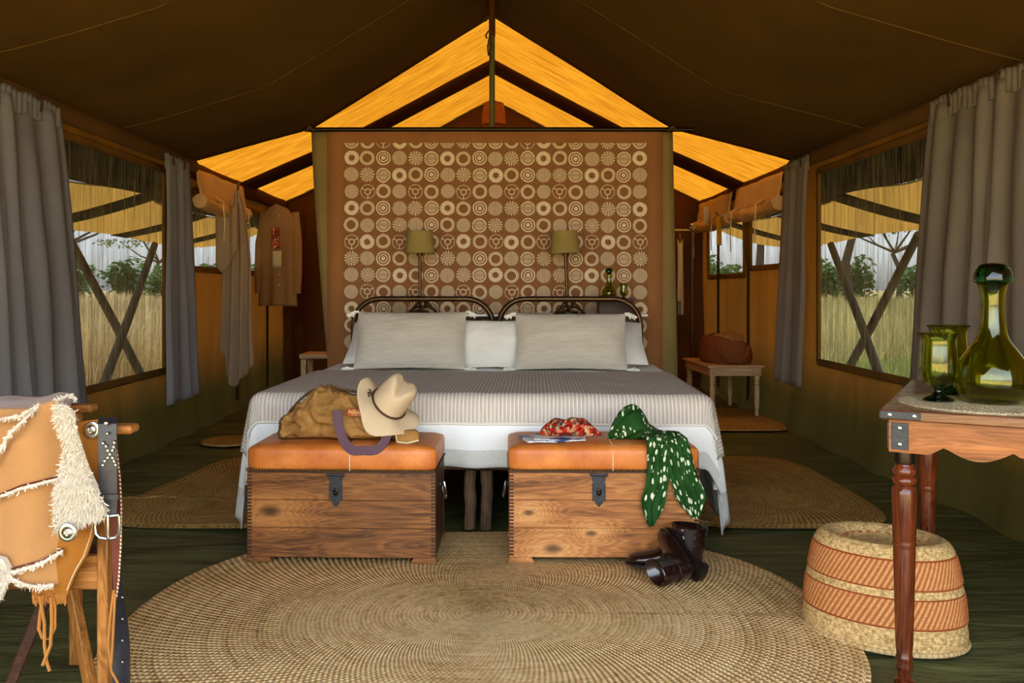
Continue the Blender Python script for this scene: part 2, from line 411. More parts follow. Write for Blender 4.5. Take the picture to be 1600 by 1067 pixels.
# scarf: green with rings of white
t = NT('green_scarf'); u = t.scale(t.uv(), (1, 1, 1)); vo = t.voro(u, 15); vo.inputs['Randomness'].default_value = .75
d = vo.outputs[0]; ring = t.mul(t.band(d, .08, .36), t.gt(t.noise(u, 2.2, 2), .42))
o = t.obj(); cc = t.mix(ring, t.mix(t.noise(o, 12, 3), rgb(16, 48, 18), rgb(44, 88, 34)), rgb(214, 220, 186))
M['scarf'] = t.done(t.pbr(cc, .8, t.bump(t.noise(o, 26, 3), .4, .02), spec=.15))
t = NT('red_print'); o = t.obj(); vo = t.voro(o, 90)
hs = t.sep(vo.outputs[1])
cc = t.ramp(hs[0], [(.2, rgb(120, 18, 14)), (.5, rgb(190, 52, 30)), (.75, rgb(206, 170, 120)), (.9, rgb(40, 60, 50))])
M['redprint'] = t.done(t.pbr(cc, .8, t.bump(t.noise(o, 40, 3), .4, .01), spec=.15))
t = NT('printed_page'); o = t.obj(); xyz = t.sep(o)
txt = t.mul(t.gt(t.math('SINE', t.mul(xyz[1], 520)), .2), t.gt(t.noise(t.scale(o, (60, 12, 1)), 4, 2), .5))
pic = t.gt(t.noise(o, 9, 1), .58)
cc = t.mix(txt, rgb(232, 230, 226), rgb(120, 120, 130)); cc = t.mix(pic, cc, rgb(70, 84, 120))
M['page'] = t.done(t.pbr(cc, .4, spec=.3))
# suede, fur, straps
M['suede'] = cloth_mat('tan_suede', rgb(166, 120, 72), .10, 160, .35, .25, wsc=5, sheen=.2)
M['fleece'] = cloth_mat('white_fleece', rgb(216, 204, 182), .06, 90, .6, sheen=.2)
M['chaps'] = cloth_mat('amber_leather', rgb(146, 92, 32), .16, 120, .3, .2, wsc=6, rough=.65)
M['thong'] = plain('leather_thong', rgb(168, 108, 44), .6)
M['blackstrap'] = plain('black_leather', rgb(36, 34, 38), .38, 0, .3, 50, .15, .5)
M['redstrap'] = plain('red_brown_leather', rgb(92, 34, 16), .5, 0, .2, 40, .1, .4)
M['stitch'] = plain('pale_stitch', rgb(220, 196, 160), .8)
M['shade'] = cloth_mat('lamp_shade_linen', rgb(182, 160, 92), .12, 220, .5, 0, .35, rgb(190,160,90))
M['wicker'] = straw_mat('wicker', rgb(110, 52, 20), rgb(164, 84, 34), rgb(196, 112, 54), sc=1.5)
def glass_mat(name, c, rough=.0):
    t = NT(name); return t.done(t.pbr(c, rough, None, 0, .5, 1.0, 1.48))
M['glass'] = glass_mat('green_glass', rgb(196, 202, 76))
M['glass_dark'] = glass_mat('dark_green_glass', rgb(26, 84, 44))
M['patch'] = None
t = NT('label_patch'); u = t.sep(t.uv())
ln = t.mul(t.band(t.math('FRACT', t.mul(u[1], 2)), .3, .75), t.gt(t.noise(t.scale(t.uv(), (26, 3, 1)), 1, 1), .47))
inb = t.mul(t.band(u[0], .06, .94), t.band(u[1], .1, .9))
cc = t.mix(t.mul(ln, inb), rgb(196, 140, 84), rgb(140, 46, 26)); cc = t.mix(inb, rgb(150, 60, 36), cc)
M['patch'] = t.done(t.pbr(cc, .7))
M['grass_l'] = None
def grass_mat(name, a, b, c):
    t = NT(name); o = t.obj(); n1 = t.noise(o, .5, 3); n2 = t.noise(o, 30, 2)
    cc = t.ramp(t.add(t.mul(n1, .55), t.mul(n2, .45)), [(.3, a), (.5, b), (.7, c)])
    return t.done(t.mixs(.3, t.pbr(cc, .8, spec=.1), t.transl(cc)))
M['grass_l'] = grass_mat('dry_grass', rgb(150, 130, 84), rgb(212, 188, 132), rgb(236, 220, 176))
M['grass_r'] = grass_mat('green_gold_grass', rgb(130, 132, 76), rgb(196, 182, 118), rgb(226, 212, 150))
M['grass_g'] = grass_mat('fresh_grass', rgb(98, 120, 62), rgb(146, 160, 84), rgb(182, 188, 112))
M['ground'] = grass_mat('savanna_ground', rgb(140, 122, 76), rgb(190, 166, 108), rgb(214, 194, 138))
M['leaf'] = grass_mat('acacia_leaf', rgb(84, 98, 66), rgb(116, 128, 86), rgb(142, 150, 108))
M['leaf2'] = grass_mat('bush_leaf', rgb(70, 100, 54), rgb(98, 130, 70), rgb(128, 152, 90))
M['bark'] = plain('bark', rgb(92, 80, 66), .9, var=.3)
# printed roundel cloth
t = NT('roundel_print'); uvn = t.n('ShaderNodeUVMap', uv_map='cell').outputs[0]
xy = t.sep(uvn); at = t.n('ShaderNodeAttribute', attribute_name='motif').outputs['Fac']; o = t.obj()
wob = t.mul(t.sub(t.noise(o, 28, 2), .5), .16)
x = xy[0]; y = xy[1]
rr = t.add(t.math('SQRT', t.add(t.mul(x, x), t.mul(y, y))), wob); th = t.math('ARCTAN2', y, x)
inr = t.lt(rr, .93)
pats = []
pats.append(t.mul(inr, t.gt(rr, .40)))                                                      # thick ring
pats.append(t.add(t.band(rr, .82, .93), t.band(rr, .60, .77)))                              # double ring
pats.append(t.add(t.add(t.lt(rr, .27), t.band(rr, .44, .60)), t.band(rr, .76, .93)))         # target
vl = t.gt(t.math('SINE', t.mul(t.add(rr, t.mul(t.math('ABSOLUTE', x), .7)), 42)), -.1)
pats.append(t.mul(inr, t.math('MAXIMUM', t.mul(vl, t.gt(t.math('ABSOLUTE', x), .07)), t.lt(t.math('ABSOLUTE', x), .03))))   # split contours
sb = t.gt(t.math('SINE', t.add(t.mul(th, 15), t.mul(wob, 30))), -.05)
pats.append(t.mul(inr, t.math('MAXIMUM', t.mul(sb, t.gt(rr, .15)), t.lt(rr, .12))))           # starburst
hb = t.mul(t.add(t.band(rr, .74, .93), t.mul(t.lt(rr, .64), t.gt(t.math('SINE', t.mul(rr, 40)), -.4))), t.gt(t.math('ABSOLUTE', y), .10))
pats.append(t.math('MAXIMUM', hb, t.mul(inr, t.lt(t.math('ABSOLUTE', y), .035))))             # halves
pats.append(t.mul(inr, t.gt(t.math('SINE', t.mul(rr, 40)), -.15)))                            # fine rings
sp = t.mul(t.mul(inr, t.gt(rr, .40)), t.gt(t.math('SINE', t.mul(th, 3)), .965))
pats.append(t.math('MAXIMUM', t.add(t.band(rr, .86, .93), t.band(rr, .30, .42)), sp))         # wheel
mask = None
for k, p in enumerate(pats):
    q = t.mul(p, t.band(at, k-.5, k+.5)); mask = q if mask is None else t.add(mask, q)
mask = t.math('MULTIPLY', mask, t.mr(t.noise(o, 160, 2), .3, .5, .6, 1), clamp=True)
bs = t.mix(t.noise(o, 120, 2), rgb(128, 84, 50), rgb(150, 104, 66))
M['print'] = t.done(t.pbr(t.mix(mask, bs, rgb(226, 206, 170)), .9, t.bump(t.noise(o, 240, 2), .15, .01), spec=.08))
#===SETTING===
# ================================================================== the setting
HW = 2.35
def fz(x, y):
    return -.012+.010*nz(x*1.1, y*3.5)+.006*nz(x*3+5, y*9)-.004
m = MB(); m.grid(lambda u, v: ((u-.5)*5.3, -1.2+v*11.5, min(-.001, fz((u-.5)*5.3, v*11.5))), 110, 240)
struct(m.build('floor', M['floor']), 'olive green canvas groundsheet with soft wrinkles', 'floor')

def roof_profile(x, kx, kz, top, ez):
    x = abs(x)
    return lerp(top, kz, x/kx) if x < kx else lerp(kz, ez, (x-kx)/(HW-kx))
# front ceiling: dark lined canvas, sagging between ridge, shoulders and eaves
def ceil_f(u, v):
    x = (u-.5)*2*(HW+.03); y = .1+v*6.7
    z = roof_profile(x, 1.37, 2.31, 3.15, 2.03)
    sag = math.sin((y*.9) % PI)*.0
    ax = abs(x)/HW
    return (x, y, z+.02*nz(x*1.2, y*.6)-.03*math.sin(PI*min(1, ax))*abs(math.sin(PI*y/1.6))*.6)
m = MB(); m.grid(ceil_f, 56, 72)
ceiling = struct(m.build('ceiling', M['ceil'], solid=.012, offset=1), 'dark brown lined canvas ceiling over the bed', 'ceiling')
for sgn in (-1, 1):          # sewn seams across the ceiling
    for y in (2.2, 3.8, 5.4):
        pts = [Vector(ceil_f(.5+sgn*k/40*.5, (y-.1)/6.7))-Vector((0, 0, .004)) for k in range(0, 41, 2)]
        m = MB(); m.tube(pts, .003, 6); m.build('seam', M['ceil'], ceiling)
# rear ceiling: thin canvas that the sun shines through
def rear_f(u, v):
    x = (u-.5)*2*(HW+.04); y = 6.55+v*3.75
    return (x, y, roof_profile(x, 1.37, 2.47, 3.20, 2.05)-.015*math.sin(PI*v*2)**2+.01*nz(x*1.5, y))
m = MB(); m.grid(rear_f, 40, 30)
ceil2 = struct(m.build('ceiling_back', M['roof']), 'sunlit orange canvas roof behind the partition', 'ceiling')
k = 1
def rear_strip(y0, y1, name, dz=.012):
    m = MB()
    def fn(u, v):
        q = rear_f(u, (y0+v*(y1-y0)-6.55)/3.75); return (q[0], q[1], q[2]-dz-.012*math.sin(PI*v))
    m.grid(fn, 40, 3); return struct(m.build(name, M['rafter'], solid=.01), 'dark canvas strap under the sunlit roof', 'strap')
rear_strip(8.2, 8.72, 'trim_1')
# eave strips
k = 2
for sgn in (-1, 1):
    m = MB(); m.rings([[(sgn*(HW-.09+.03*math.cos(a)), y, 2.01+.05*math.sin(a)+.01*nz(y*2, sgn)) for a in [2*PI*i/10 for i in range(10)]] for y in [-1.2+.25*j for j in range(33) if -1.2+.25*j > 1.0]])
    struct(m.build('trim_%d' % k, M['trim']), '%s eave strip where ceiling meets wall' % ('left' if sgn < 0 else 'right'), 'trim'); k += 1
    m = MB()
    m.grid(lambda u, v: (sgn*(HW-.04-.02*math.sin(PI*v)), 6.8+u*3.2, 2.06-.13*v+.012*nz(u*9, sgn)), 30, 4)
    struct(m.build('trim_%d' % k, M['rafter'], solid=.012), '%s eave valance under the sunlit roof' % ('left' if sgn < 0 else 'right'), 'trim'); k += 1

# side walls with window openings
WL = [(3.1, 6.40, .50, 1.93), (6.85, 8.05, 1.24, 1.84), (8.2, 9.0, 1.24, 1.84)]
WR = [(3.1, 6.45, .56, 1.93), (7.02, 8.15, 1.27, 1.84), (8.35, 9.75, 1.21, 1.84)]
def wallx(sgn, y, z):
    d = .018*nz(y*1.3, z*.8, sgn)+.012*nz(y*4, z*1.2, sgn*3)
    zz = max(0, z)
    if z < .5: d += .02*(1-zz/.5)*math.sin(y*9+1.5*nz(y*2, 0, 4))-.05*(1-zz/.5)**2
    if y < 6.6: pass
    return sgn*(HW+d)
for sgn, nm, holes in ((-1, 'left', WL), (1, 'right', WR)):
    ny, nzv = 190, 42; Y0, Y1, Z0, Z1 = .7, 10.2, -.06, 2.08
    def fn(u, v, sgn=sgn): y = Y0+u*(Y1-Y0); z = Z0+v*(Z1-Z0); return (wallx(sgn, y, z), y, z)
    def keep(u, v, holes=holes):
        y = Y0+u*(Y1-Y0); z = Z0+v*(Z1-Z0)
        return not any(a < y < b and c < z < d for a, b, c, d in holes)
    m = MB(); m.grid(fn, ny, nzv, keep)
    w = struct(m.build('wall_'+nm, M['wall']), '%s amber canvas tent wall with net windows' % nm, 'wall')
    for yy in (8.12, 9.2):
        m = MB(); m.box((0, 0, 0), (.012, .06, 1.9)); m.build('seam_band', M['wall'], w, loc=(sgn*(HW-.035), yy, 1.03))
m = MB(); m.grid(lambda u, v: ((u-.5)*4.8, 10.0+.05*nz(u*8, v*2.5)+.03*math.sin(u*40+3*nz(u*6, v*3)), -.02+v*3.3), 90, 40,
       lambda u, v: -.02+v*3.3 < roof_profile((u-.5)*4.8, 1.37, 2.47, 3.2, 2.05)+.09)
wb_ = struct(m.build('wall_back', M['wall_back']), 'dark brown canvas end wall with loose folds', 'wall')
for xx in (-2.2, -2.08, 1.9):
    m = MB(); m.tube([(xx+.01*nz(i*.7, xx), 9.9, .05+i*.1) for i in range(20)], .016, 6); m.build('seam_cord', M['rafter'], wb_)
# window nets
n_ = 1
for sgn, holes in ((-1, WL), (1, WR)):
    for (a, b, c, d) in holes:
        m = MB(); m.grid(lambda u, v: (sgn*(HW+.01+.012*nz((a+u*(b-a))*2, v*2, sgn)), a-.03+u*(b-a+.06), c-.03+v*(d-c+.06)), 30, 16)
        w = struct(m.build('window_%d' % n_, M['net']), 'insect net window number %d along the %s wall' % (n_ if sgn < 0 else n_-3, 'left' if sgn < 0 else 'right'), 'window'); n_ += 1
        x = sgn*(HW-.005); e = .03
        m = MB()
        for cc_, dd_ in (((x, (a+b)/2, c), (.024, b-a+e, .045)), ((x, (a+b)/2, d), (.024, b-a+e, .045)), ((x, a, (c+d)/2), (.024, .045, d-c)), ((x, b, (c+d)/2), (.024, .045, d-c))):
            m.box(cc_, dd_)
        m.build('window_border', M['wall'], w, bevel=.006)

# ------------------------------------------------------------------ outside: ground, grass, awnings, crossed poles, trees
m = MB(); m.grid(lambda u, v: (-260+u*520, -120+v*520, -.06+(.0 if abs(u-.5) < .03 else .25*nz(u*30, v*30))), 60, 60)
m.v = [(x, y, min(z, -.05) if abs(x) < 14 and -14 < y < 24 else z) for x, y, z in m.v]
g = m.build('ground', M['ground']); struct(g, 'dry savanna ground outside the tent', 'ground')
def grass(name, side, mat, n, seed, hmin, hmax, near, far, label, sl0=.26, sl1=.66):
    r = random.Random(seed); vs = []; fs = []
    for i in range(n):
        d = near*(far/near)**(r.random()**.9); sl = lerp(sl0, sl1, r.random())
        x = side*sl*d; y = d
        if abs(x) < 4.0: continue
        cl = .6+.8*max(0, nz(x*.35, y*.35)+.35)
        h = lerp(hmin, hmax, r.random()**1.6)*cl; w = .003+.00055*d; a = r.random()*PI
        lx, ly = r.gauss(0, .22)*h, r.gauss(0, .22)*h
        o_ = len(vs); bx, by = math.cos(a)*w, math.sin(a)*w
        vs += [(x-bx, y-by, -.06), (x+bx, y+by, -.06), (x+lx*.4+bx*.7, y+ly*.4, h*.6), (x+lx*.4-bx*.7, y+ly*.4, h*.6), (x+lx, y+ly, h)]
        fs += [(o_, o_+1, o_+2, o_+3), (o_+3, o_+2, o_+4)]
    m = MB(); m.add(vs, fs); ob = m.build(name, mat, smooth=False); tag(ob, label, 'grass', kind='stuff')
grass('dry_grass', -1, M['grass_l'], 70000, 1, .28, .85, 9, 52, 'tall dry golden grass seen through the left windows')
grass('savanna_grass', 1, M['grass_r'], 60000, 2, .28, .85, 11, 52, 'tall green and gold grass seen through the right windows')
grass('green_grass', 1, M['grass_g'], 9000, 3, .2, .55, 8.5, 15, 'short green grass close outside the right window', .3, .6)

for sgn, nm in ((-1, 'left'), (1, 'right')):
    t_ = thing('awning', 'tan canvas awning outside the %s windows' % nm, 'awning', (sgn*2.4, 0, 1.6))
    def edge(y): return .14*max(0, math.sin(y*1.95+.4))**2+.05*nz(y*1.3, sgn)
    def av(u, v, sgn=sgn):
        y = 1.2+u*10.2; x0 = .48-edge(y); x1 = 1.35+.04*math.sin(y*2)
        x = lerp(x0, x1, v); return (sgn*x, y, lerp(.27, .0, (x-.3)/1.05)-.05*math.sin(PI*v)*abs(math.sin(PI*(y-.9)/1.6)))
    m = MB(); m.grid(av, 110, 10); m.build('canopy', M['awning'], t_)
    def dv(u, v, sgn=sgn):
        y = 1.2+u*10.2; x1 = .5-edge(y); x = lerp(-.04, x1, v); return (sgn*x, y, lerp(.48, .265, v)-.03*v)
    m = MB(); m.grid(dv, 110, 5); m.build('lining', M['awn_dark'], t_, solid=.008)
    for y in (2.5, 4.1, 5.7, 7.3, 8.9, 10.5):
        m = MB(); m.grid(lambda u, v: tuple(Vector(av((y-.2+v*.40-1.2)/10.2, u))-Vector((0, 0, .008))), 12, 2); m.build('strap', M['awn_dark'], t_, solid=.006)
    x = sgn*3.62
    for (ya, yb, za, zb) in ((7.85, 9.75, 1.56, -.05), (9.6, 8.1, 1.56, -.05), (3.6, 5.3, 1.56, -.05), (5.5, 3.9, 1.56, -.05)):
        m = MB(); m.tube([(0, 0, 0), (.01, (ya-yb)*.5, (za-zb)*.5), (0, ya-yb, za-zb)], [.045, .042, .036], 10)
        far = ya > 6; lean = 'leaning away' if ya < yb else 'leaning towards the front'
        o = m.build('tent_prop', M['polewood'], loc=(x+(.11*sgn if ya < yb else 0), yb, zb))
        tag(o, 'weathered %s prop pole outside the %s window, %s' % ('far' if far else 'near', nm, lean), 'pole', 'crossed prop poles outside the windows')

def leaves(m, c, rad, n, size, r):
    for i in range(n):
        while True:
            p = Vector((r.uniform(-1, 1), r.uniform(-1, 1), r.uniform(-1, 1)))
            if p.length < 1: break
        q = Vector(c)+Vector((p.x*rad[0], p.y*rad[1], p.z*rad[2]))
        a = Vector((r.gauss(0, 1), r.gauss(0, 1), r.gauss(0, .5))).normalized()*size*r.uniform(.5, 1.3)
        b = Vector((r.gauss(0, 1), r.gauss(0, 1), r.gauss(0, .7))).normalized()*size*.6
        m.add([q-a, q+b, q+a, q-b], [(0, 1, 2, 3)])
def acacia(x, y, h, w, label, seed):
    r = random.Random(seed); t_ = thing('acacia_tree', label, 'tree', (x, y, -.1), 0, 'acacia trees on the savanna')
    m = MB(); f = MB()
    m.tube([(0, 0, 0), (.1*h*r.uniform(-.4, .4), 0, h*.3), (.05*h*r.uniform(-1, 1), 0, h*.5)], [h*.03, h*.024, h*.02], 7); tp = Vector(m.v[-4])
    for i in range(9):
        a = i*2*PI/9+r.uniform(-.3, .3); q = Vector((math.cos(a)*w*r.uniform(.35, .9), math.sin(a)*w*r.uniform(.35, .9), h*r.uniform(.72, .95)))
        m.tube([tp, tp.lerp(q, .5)+Vector((0, 0, -.04*h)), q], [h*.014, h*.009, h*.004], 5)
        leaves(f, q, (w*.42, w*.42, h*.055), 130, h*.026, r)
    m.build('trunk', M['bark'], t_); f.build('foliage', M['leaf'], t_, smooth=False)
def bush(x, y, h, w, label, seed):
    r = random.Random(seed); t_ = thing('bush', label, 'bush', (x, y, -.1), 0, 'bushes along the far edge of the grass')
    m = MB(); f = MB()
    for i in range(6):
        q = Vector((r.uniform(-.6, .6)*w, r.uniform(-.4, .4)*w, h*r.uniform(.4, .75)))
        m.tube([(q.x*.2, q.y*.2, 0), q*.5, q], [h*.03, h*.02, h*.008], 5); leaves(f, q, (w*.5, w*.4, h*.3), 130, h*.07, r)
    leaves(f, (0, 0, h*.3), (w*.9, w*.5, h*.3), 200, h*.06, r)
    m.build('stems', M['bark'], t_); f.build('foliage', M['leaf2'], t_, smooth=False)
acacia(-21.5, 44, 6.2, 5, 'pale acacia tree beside the left near curtain', 11)
acacia(-27, 72, 6.5, 5.2, 'acacia tree over the bushes by the left far curtain', 12)
acacia(-10.2, 30, 7.2, 4.6, 'spreading acacia crown behind the small left window', 13)
acacia(15.2, 38, 7.6, 5.6, 'dense acacia tree behind the crossed poles at right', 14)
acacia(28, 62, 7.2, 6.5, 'grey green acacia tree by the right near curtain', 15)
acacia(10.2, 34, 6.6, 4.6, 'acacia tree behind the small right windows', 16)
ORD = ['first', 'second', 'third', 'fourth', 'fifth', 'sixth', 'seventh']
for sgn, nm in ((-1, 'left'), (1, 'right')):
    for i in range(7):
        x = sgn*(13.2+i*2.75); y = 51+2.2*(i % 2)
        bush(x, y, 2.5+.8*abs(math.sin(i*2.1+sgn)), 1.5, '%s green bush outwards from the tent in the line beyond the %s grass' % (ORD[i], nm), 30+i+10*(sgn > 0))
# ------------------------------------------------------------------ curtains
def curtain(sgn, y0t, y1t, y0b, y1b, zt, zb, nf, mat, label, amp=.05):
    x = sgn*(HW-.11); yc = (y0b+y1b)/2
    t_ = thing('curtain', label, 'curtain', (x, yc, zb), 0, 'grey linen curtains at the large windows')
    def fn(u, v):
        k = v**.8; a = lerp(y0t, y0b, k); b = lerp(y1t, y1b, k)
        ph = u*nf*2*PI+1.6*nz(u*3.1, v*.9, zb)
        d = amp*(.45+.55*v)*(1+.6*nz(u*4, 0, zb))*(.5+.5*math.sin(ph))+.02*nz(u*6, v*2, 3)
        z = lerp(zt, zb, v)+(.012*math.sin(ph*1.0)*(1 if v > .97 else 0))
        return (-sgn*abs(d)*.9-sgn*.01+(-sgn*.02*v), a+u*(b-a)-yc+.012*math.cos(ph)*v, z-zb)
    m = MB(); m.grid(fn, nf*18, 40); m.build('drape', mat, t_, solid=.006)
    def hd(u, v):
        b = y0t+u*(y1t-y0t); ph = u*nf*4*PI
        return (-sgn*(.015+.010*abs(math.sin(ph))), b-yc, zt+.035-.105*v-zb+.006*math.sin(ph*.5))
    m = MB(); m.grid(hd, nf*16, 5); m.build('header', mat, t_, solid=.008)
    for i in range(max(2, nf//2)):
        yy = lerp(y0t, y1t, (i+.5)/max(2, nf//2))-yc
        m = MB(); m.ribbon([(-sgn*.03, yy, zt-.03-zb), (-sgn*.035, yy, zt+.03-zb), (0, yy, zt+.07-zb)], (0, .022, 0), .005); m.build('tab', M['cord'], t_)
    return t_
curtain(-1, 3.3, 4.60, 3.35, 4.86, 1.98, .42, 7, M['curt_l'], 'wide grey linen curtain at the left edge behind the coat')
curtain(-1, 6.08, 6.54, 5.98, 6.72, 1.97, .30, 4, M['curt_l'], 'narrow grey curtain between the left large and small windows', .06)
curtain(1, 6.30, 6.80, 6.31, 7.0, 1.99, .38, 4, M['curt_r'], 'narrow grey curtain between the right large and small windows', .06)
curtain(1, 3.3, 4.55, 3.3, 4.75, 2.0, .42, 7, M['curt_r'], 'wide taupe curtain behind the green glass carafe')

# ------------------------------------------------------------------ rolled window flaps
def flap(sgn, y0, y1, label):
    t_ = thing('window_flap', label, 'window flap', (sgn*(HW-.07), (y0+y1)/2, 1.68), 0, 'rolled canvas flaps over the small windows'); L = y1-y0
    m = MB(); m.grid(lambda u, v: (-sgn*(.02+.035*v+.01*nz(u*6, v*3, y0)), (u-.5)*L, .32-.22*v+.01*nz(u*5, 2)), 24, 6); m.build('upper_cloth', M['canvas_flap'], t_, solid=.008)
    rings = []
    for j in range(25):
        u = j/24; rr = .058+.012*nz(u*9, y0)-.012*(math.exp(-((u-.28)*14)**2)+math.exp(-((u-.85)*14)**2))
        rings.append([(-sgn*.05+rr*math.cos(a)*(1+.08*math.sin(5*a+u*9)), (u-.5)*L, .075-.03*math.sin(PI*u)+rr*math.sin(a)) for a in [2*PI*i/18 for i in range(18)]])
    m = MB(); m.rings(rings); m.build('roll', M['canvas_flap'], t_)
    for u, ln in ((.28, .22), (.85, .26)):
        yy = (u-.5)*L; x = -sgn*.125
        m = MB(); m.ribbon([(-sgn*.04, yy, .15), (x, yy, .10), (x, yy+.004, .03), (x*1.04, yy+.012, -.06), (x, yy+.01, .0-ln)], (0, .026, 0), .004); m.build('tie', M['cream'], t_)
flap(-1, 6.82, 8.1, 'rolled tan canvas flap above the small left window')
flap(1, 6.98, 8.3, 'rolled tan canvas flap above the right small window nearest the curtain')
flap(1, 8.45, 9.8, 'rolled tan canvas flap above the rearmost right window')

# ------------------------------------------------------------------ ridge pole and partition
PY = 6.25
t_ = thing('tent_pole', 'upright olive tent pole rising above the patterned partition', 'pole', (-.005, PY+.06, 0))
m = MB(); m.tube([(0, 0, 0), (0, 0, 1.5), (0, 0, 3.13)], .02, 12); m.build('shaft', M['pole'], t_)
m = MB(); m.tube([(0, 0, 2.86), (0, 0, 3.14)], .023, 12); m.build('sleeve', M['rafter'], t_)
for i, (dx, z0, z1) in enumerate(((-.05, 2.98, 2.96), (-.045, 2.88, 2.84), (-.03, 2.84, 2.72), (-.012, 2.80, 2.67))):
    m = MB(); m.tube([(0, -.022, z0), (dx*.6, -.03, z0+.01), (dx, -.03, (z0+z1)/2), (dx*.8, -.025, z1)], .007, 6); m.build('lashing', M['cord'], t_)
t_ = thing('partition', 'hanging cloth partition printed with rows of white roundels behind the bed', 'partition', (0, PY, .45))
zt = 2.185-.45
m = MB(); m.tube([(-1.31, 0, zt+.01), (0, 0, zt+.012), (1.40, 0, zt+.01)], .016, 10); m.build('rail', M['darkmetal'], t_)
for x in (-1.27, 1.25):
    m = MB(); m.tube([(x+.03*math.cos(a)*(1 if i % 2 else .8), .03*math.sin(a), zt+.012+.012*math.sin(3*a)) for i, a in enumerate([2*PI*i/16 for i in range(17)])], .009, 6); m.build('rope_knot', M['cord'], t_)
PX0, PX1, PZ1 = -1.04, 1.08, 2.10-.45
def wing(sg):
    def fn(u, v):
        xo = (-1.272+.125*v**1.3) if sg < 0 else (1.262+.035*v)
        xi = -1.0 if sg < 0 else 1.0
        return (lerp(xi, xo, u), .012+.03*u*u, lerp(zt, .0, v))
    m = MB(); m.grid(fn, 6, 24); return m.build('side_wing', M['part_side'], t_, solid=.01)
wing(-1); wing(1)
m = MB(); m.grid(lambda u, v: (lerp(-1.155, 1.185, u), .002+.006*nz(u*7, v*3), lerp(zt+.025, 0, v)), 30, 24); m.build('border_cloth', M['partition'], t_, solid=.012, offset=1)
ROWS = ['FBHABCDEF', 'ABCDEF', 'DEFABC', 'GHB', 'ABCDEF', 'BGFEDC', 'HAB', 'EDCBDF', 'DEFABC', 'GHB', 'ABCDEF', 'BGFEDC', 'DEFABC', 'GHB', 'ABCDEF']
cw = (PX1-PX0)/19; chh = .1164; vs = []; fs = []; uvs = []; mot = []
rr_ = random.Random(3)
z = PZ1
for j, row in enumerate(ROWS):
    zh = chh if j else chh*.42
    if z-zh < 0.02: break
    for i in range(19):
        x0 = PX0+i*cw; o_ = len(vs)
        vs += [(x0, -.012, z-zh), (x0+cw, -.012, z-zh), (x0+cw, -.012, z), (x0, -.012, z)]
        fs.append((o_, o_+1, o_+2, o_+3)); yt = 1 if j else -.16
        jx, jy = rr_.uniform(-.05, .05), rr_.uniform(-.06, .06)+.1*(i/18-.5)
        a, b = 1.03, 1.08
        uvs += [(-a+jx, -b+jy), (a+jx, -b+jy), (a+jx, yt*b+jy), (-a+jx, yt*b+jy)]
        mot.append('ABCDEFGH'.index(row[i % len(row)]))
    z -= zh
me = bpy.data.meshes.new('printed_cloth'); me.from_pydata(vs, [], fs)
ul = me.uv_layers.new(name='cell')
for lp in me.loops: ul.data[lp.index].uv = uvs[lp.vertex_index]
at = me.attributes.new('motif', 'FLOAT', 'FACE')
for i, q in enumerate(mot): at.data[i].value = q
me.materials.append(M['print'])
o = bpy.data.objects.new('printed_cloth', me); col.objects.link(o); o.parent = t_
#===OBJECTS===
# ================================================================== rugs
def rug(name, label, cx, cy, a, b, pw, mat, n=120, nr=46, rings=None, z0=.010, dx=None, amp=.003):
    m = MB(); rings_ = []
    for k in range(nr*2+1):
        q = k/(nr*2)
        ring = []
        for i in range(n):
            an = 2*PI*i/n; c, s_ = math.cos(an), math.sin(an)
            e = q**1.0; p_ = lerp(2.0, pw, q)
            rr_ = (abs(c)**p_+abs(s_)**p_)**(-1/p_)
            x = a*e*c*rr_; y = b*e*s_*rr_
            if dx: ddx, ddy = dx(x, y, q); x += ddx; y += ddy
            z = z0+(amp if k % 2 else 0)+.004*nz((x+cx)*2, (y+cy)*2, 7)
            if q > .985: z = .001
            ring.append((x, y, z))
        rings_.append(ring)
    m.rings(rings_, cap=False); m.f.append(tuple(range(n)))
    return tag(m.build(name, mat, loc=(cx, cy, 0), ang=80), label, 'rug')
rug('woven_rug', 'large oval woven seagrass rug in front of the chests', -.035, 2.98, 1.17, 1.0, 2.5, M['rug'], 150, 80, amp=.0025)
rug('bedside_rug', 'woven seagrass rug with curved edges left of the bed', -1.28, 4.93, .54, .87, 3.4, M['rug2'], 110, 34, dx=lambda x, y, q: (.05*math.sin(y*4)*q*(1 if x < 0 else 0)-.12*q*(1 if x < 0 and y < -.3 else 0), .0))
rug('bedside_rug', 'woven seagrass rug right of the bed near the basket', 1.36, 4.93, .56, .87, 4.2, M['rug2'], 110, 34)
rug('entry_rug', 'small amber woven rug under the rear side table', 1.95, 7.45, .36, .62, 5, M['rug3'], 90, 24)
rug('round_mat', 'small straw mat against the left wall foot', -1.86, 6.35, .2, .2, 2, M['rug3'], 60, 16)

# ================================================================== bed
BA = R(-2.6)
bed = thing('bed', 'double bed of two singles with bronze tube headboards', 'bed', (-.06, 4.005, 0), BA)
BL_, BW = 1.70, 1.0     # local y = 0 at the foot, +y to the head
m = MB(); m.rbox((0, BL_/2+.02, .46), (BW*2-.04, BL_, .265), .05, 5); m.build('mattress', M['linen_white'], bed, merge=True)
m = MB(); m.box((0, BL_/2+.02, .30), (BW*2-.1, BL_-.06, .07)); m.build('base', M['logwood'], bed, bevel=.01)
for x, y in ((-.045, .05), (.03, .05), (-.86, .08), (.86, .08), (-.86, 1.65), (.86, 1.65), (-.045, 1.65), (.03, 1.65)):
    m = MB(); pts = [(x+.006*nz(k*1.3, x*9), y+.006*nz(k*1.1, x*5, 3), .27*k/7) for k in range(8)]
    m.tube(pts, [.027+.004*nz(k*.9, x*7, y) for k in range(8)], 10); m.build('leg', M['logwood'], bed)
